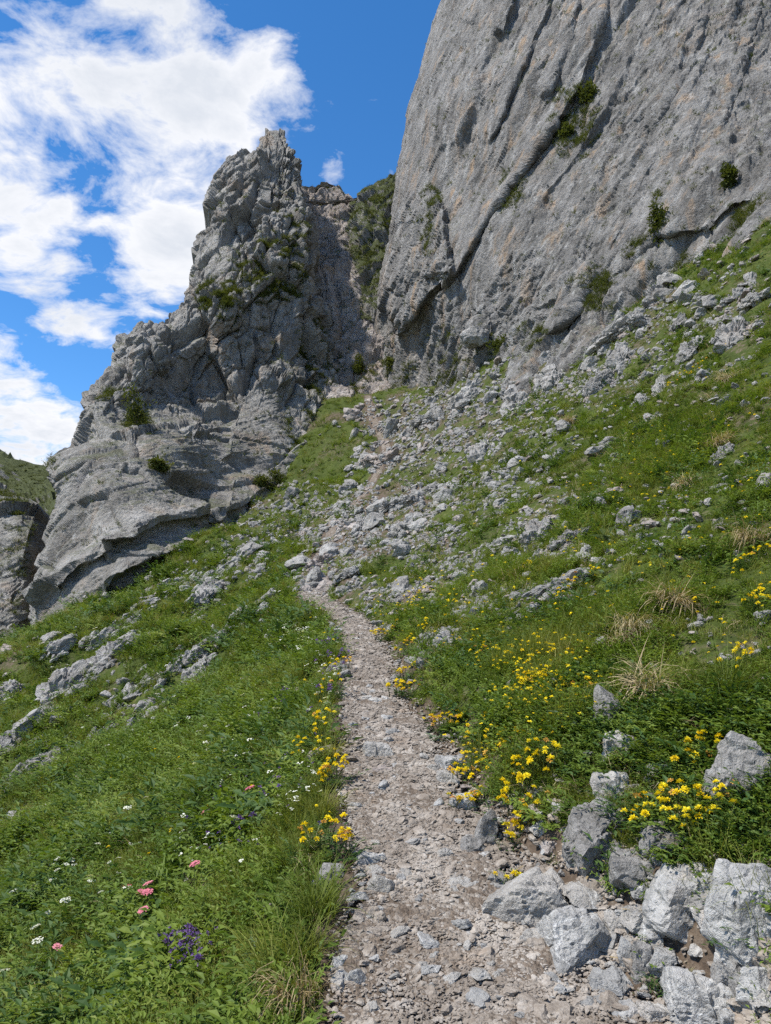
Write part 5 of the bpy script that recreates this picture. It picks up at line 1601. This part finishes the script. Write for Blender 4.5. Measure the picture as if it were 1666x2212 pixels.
def flower(name, px, py, head, mat_label, h, sc=1.0):
    g = raycast(px, py)[0]
    t = link(bpy.data.objects.new(name, None)); t.location = g; t.empty_display_size = .04; t.rotation_euler = (0, 0, px)
    V, Fa = [], []; top = np.array([.02, -.015, h]); stalk(V, Fa, (0, 0, 0), top, .0016)
    for a in (.3, .55):
        leaf(V, Fa, top * a, (math.cos(a * 9), math.sin(a * 9), .5), np.array([0, 0, 1.]), .05, .018)
    obj('stem', pm('stem', (V, Fa), M_STEM), t)
    o = obj('flower_head', head, t); o.location = top; o.scale = [sc] * 3; o.rotation_euler = (.35, 0, 0)
    tag(t, mat_label, 'flower', name.replace('_', ' ') + 's')


for (px, py, lab) in [(420, 1965, "pink flower head alone near the middle of the lower meadow"), (325, 2000, "pink flower right of the pair in the lower left meadow"), (290, 2025, "pink flower at the lower left of the pink trio"), (308, 2020, "pink flower squeezed between the pink trio"),
                      (307, 2065, "lowest pink flower of the left meadow"), (280, 2003, "pink flower topmost in the pink trio"), (445, 1830, "pale pink flower among white ones up the left meadow"), (108, 2140, "small pink flower near the left edge"), (545, 1788, "pink flower near the flat pale rock")]:
    flower('pink_flower', px, py + 12, PNK[px % 2], lab, .25, 1.35)
for (px, py, lab) in [(80, 2080, "white umbel highest of those at the bottom left"), (75, 2110, "white umbel below the highest at the bottom left"), (90, 2050, "white umbel in the grass near the left edge"), (132, 2020, "white umbel right of the left-edge one"), (30, 1990, "white umbel at the left edge"),
                      (10, 2190, "white umbel in the bottom left corner"), (270, 1800, "white umbel alone on the left meadow slope"), (440, 1650, "pale umbel left of the white flower drift"), (505, 1860, "creamy umbel in the lower meadow"), (600, 1590, "white umbel near the path's left edge")]:
    flower('white_flower', px, py + 10, UMB[px % 2], lab, .24, 1.1)
for (px, py, lab) in [(375, 2130, "purple flower in the thyme clump at the bottom"), (395, 2140, "purple flower right in the thyme clump"), (360, 2155, "purple flower left in the thyme clump"), (390, 2110, "topmost purple flower of the thyme clump"), (430, 2205, "violet flower at the bottom edge"),
                      (525, 1850, "purple flower spike in the middle of the lower meadow"), (540, 1838, "purple flower beside the purple spike"), (405, 1840, "violet flower beside a yellow one on the meadow"), (720, 1555, "purple flower at the left edge of the narrow path"), (705, 1545, "purple flower under the yellow ones at the left edge"),
                      (735, 1450, "purple flower where the path narrows"), (610, 1560, "blue-violet flower up the left meadow"), (690, 1540, "leftmost purple flower at the path edge")]:
    flower('purple_flower', px, py + 6, PUR[px % 2], lab, .20, 1.7)

# ---- uncountable small flowers in the turf
def bloom(seed, head, h):
    V, Fa = [], []
    for p, f in zip(head[0], range(10 ** 6)):
        V.append(np.asarray(p) + np.array([0, 0, h]))
    return V, list(head[1])


smallY = [pm('yellow_bloom', bloom(0, flower_head(800 + i, 12, .008, .009, .006), .075 + .03 * i), M_YEL) for i in range(3)]
smallW = [pm('white_bloom', bloom(0, umbel(805 + i, 7, .016, .0055), .09 + .03 * i), M_WHITE) for i in range(3)]
smallU = [pm('umbel_bloom', bloom(0, umbel(808 + i, 26, .026, .0048), .15), M_WHITE) for i in range(2)]
smallP = [pm('violet_bloom', bloom(0, flower_head(811 + i, 8, .005, .010, .006), .10), M_PURP) for i in range(2)]


def zoned(n, zones, seed, extra=None):
    r = np.random.default_rng(seed)
    tot = sum(z[4] for z in zones); U = []
    for (cx, cy, rx, ry, a) in zones:
        m = int(n * a / tot); U.append(np.stack([r.normal(cx, rx * .55, m), r.normal(cy, ry * .55, m)], 1))
    U = np.vstack(U); G = raycast(U[:, 0], U[:, 1])
    d, _, hw = path_info(G[:, 0], G[:, 1])
    G = G[(np.abs(d) > hw * 1.15) & (fbm(G * 1.3, seed, 3) > .0)]
    return G, np.stack([r.normal(0, .25, len(G)), r.normal(0, .25, len(G)), r.uniform(0, 6.28, len(G))], 1), r


G, ro, r = zoned(1250, [(1080, 1460, 190, 90, 5), (900, 1320, 120, 40, 2.5), (1150, 1540, 120, 60, 2), (1400, 1250, 260, 140, 2.2), (1500, 1000, 220, 140, 1.2), (1350, 1130, 220, 100, 1.0), (1100, 1300, 200, 60, 2), (1560, 1450, 120, 100, .7), (700, 1560, 40, 160, .7), (300, 1800, 300, 200, .5), (1030, 1640, 60, 60, 1)], 511)
scatter('small_yellow_flowers', G, ro, r.uniform(.7, 1.25, len(G)) * np.clip((SZ(G) / 3.5) ** .5, 1, 2.4), smallY, "many small yellow flowers sprinkled over the right slope", "flowers")
G, ro, r = zoned(560, [(650, 1400, 60, 40, 3), (560, 1640, 90, 90, 3), (740, 1840, 40, 25, 1.2), (600, 1750, 100, 80, 1.4), (430, 1850, 120, 100, 1.2), (700, 1500, 40, 60, 1)], 512)
scatter('small_white_flowers', G + np.array([0, 0, .05]), ro, r.uniform(.6, 1.05, len(G)) * np.clip((SZ(G) / 4) ** .5, .9, 2), smallW, "drifts of tiny white flowers left of the path", "flowers")
G, ro, r = zoned(230, [(250, 1450, 220, 120, 2), (400, 1650, 200, 120, 1.5), (150, 1950, 160, 160, 1.2), (480, 1280, 120, 60, 1)], 513)
scatter('small_white_umbels', G + np.array([0, 0, .06]), ro, r.uniform(.6, 1.0, len(G)) * np.clip((SZ(G) / 5) ** .4, .8, 1.8), smallU, "creamy white umbels dotted over the left meadow", "flowers")
G, ro, r = zoned(420, [(380, 2125, 45, 40, 3), (720, 1470, 30, 60, 2), (500, 1800, 140, 120, 1), (620, 1560, 60, 60, .8)], 514)
scatter('small_violet_flowers', G + np.array([0, 0, .06]), ro, r.uniform(.9, 1.5, len(G)) * np.clip((SZ(G) / 4) ** .5, .9, 2), smallP, "small violet thyme flowers along the left edge of the path", "flowers")

# ------------------------------------------------------------------ dry sticks between the boulders
for i, (px, py, L, az, label) in enumerate([(1300, 1880, .20, .5, "longest dry stick lying between bedrock and the tall smooth block"), (1330, 1895, .14, 2.2, "dry stick crossing the longest one"), (1275, 1905, .12, 1.1, "short dry stick behind the white tilted stone"),
                                            (1360, 2095, .12, -.6, "dry stick leaning on the thin slate slab"), (1400, 1990, .16, -.5, "thin dry stick below the tall smooth block"), (1110, 1905, .13, .8, "dry stick on the gravel left of the big pale boulder")]):
    g = raycast(px, py)[0]
    V, Fa = [], []; q = np.array([math.cos(az), math.sin(az), .12]); p0 = -q * L / 2
    for a_, b_, w_ in ((0, .35, .0042), (.35, .7, .0036), (.7, 1, .0026)):
        k0 = p0 + q * L * a_ + np.array([0, 0, .006 * math.sin(a_ * 9)]); k1 = p0 + q * L * b_ + np.array([0, 0, .006 * math.sin(b_ * 9)])
        stalk(V, Fa, k0, k1, w_)
    stalk(V, Fa, p0 + q * L * .55, p0 + q * L * .75 + np.array([.02, -.015, .015]), .0018)
    o = obj('dry_stick', pm('dry_stick', (V, Fa), M_STRAW)); o.location = (g[0], g[1], g[2] + .035)
    tag(o, label, 'stick', 'dry sticks')
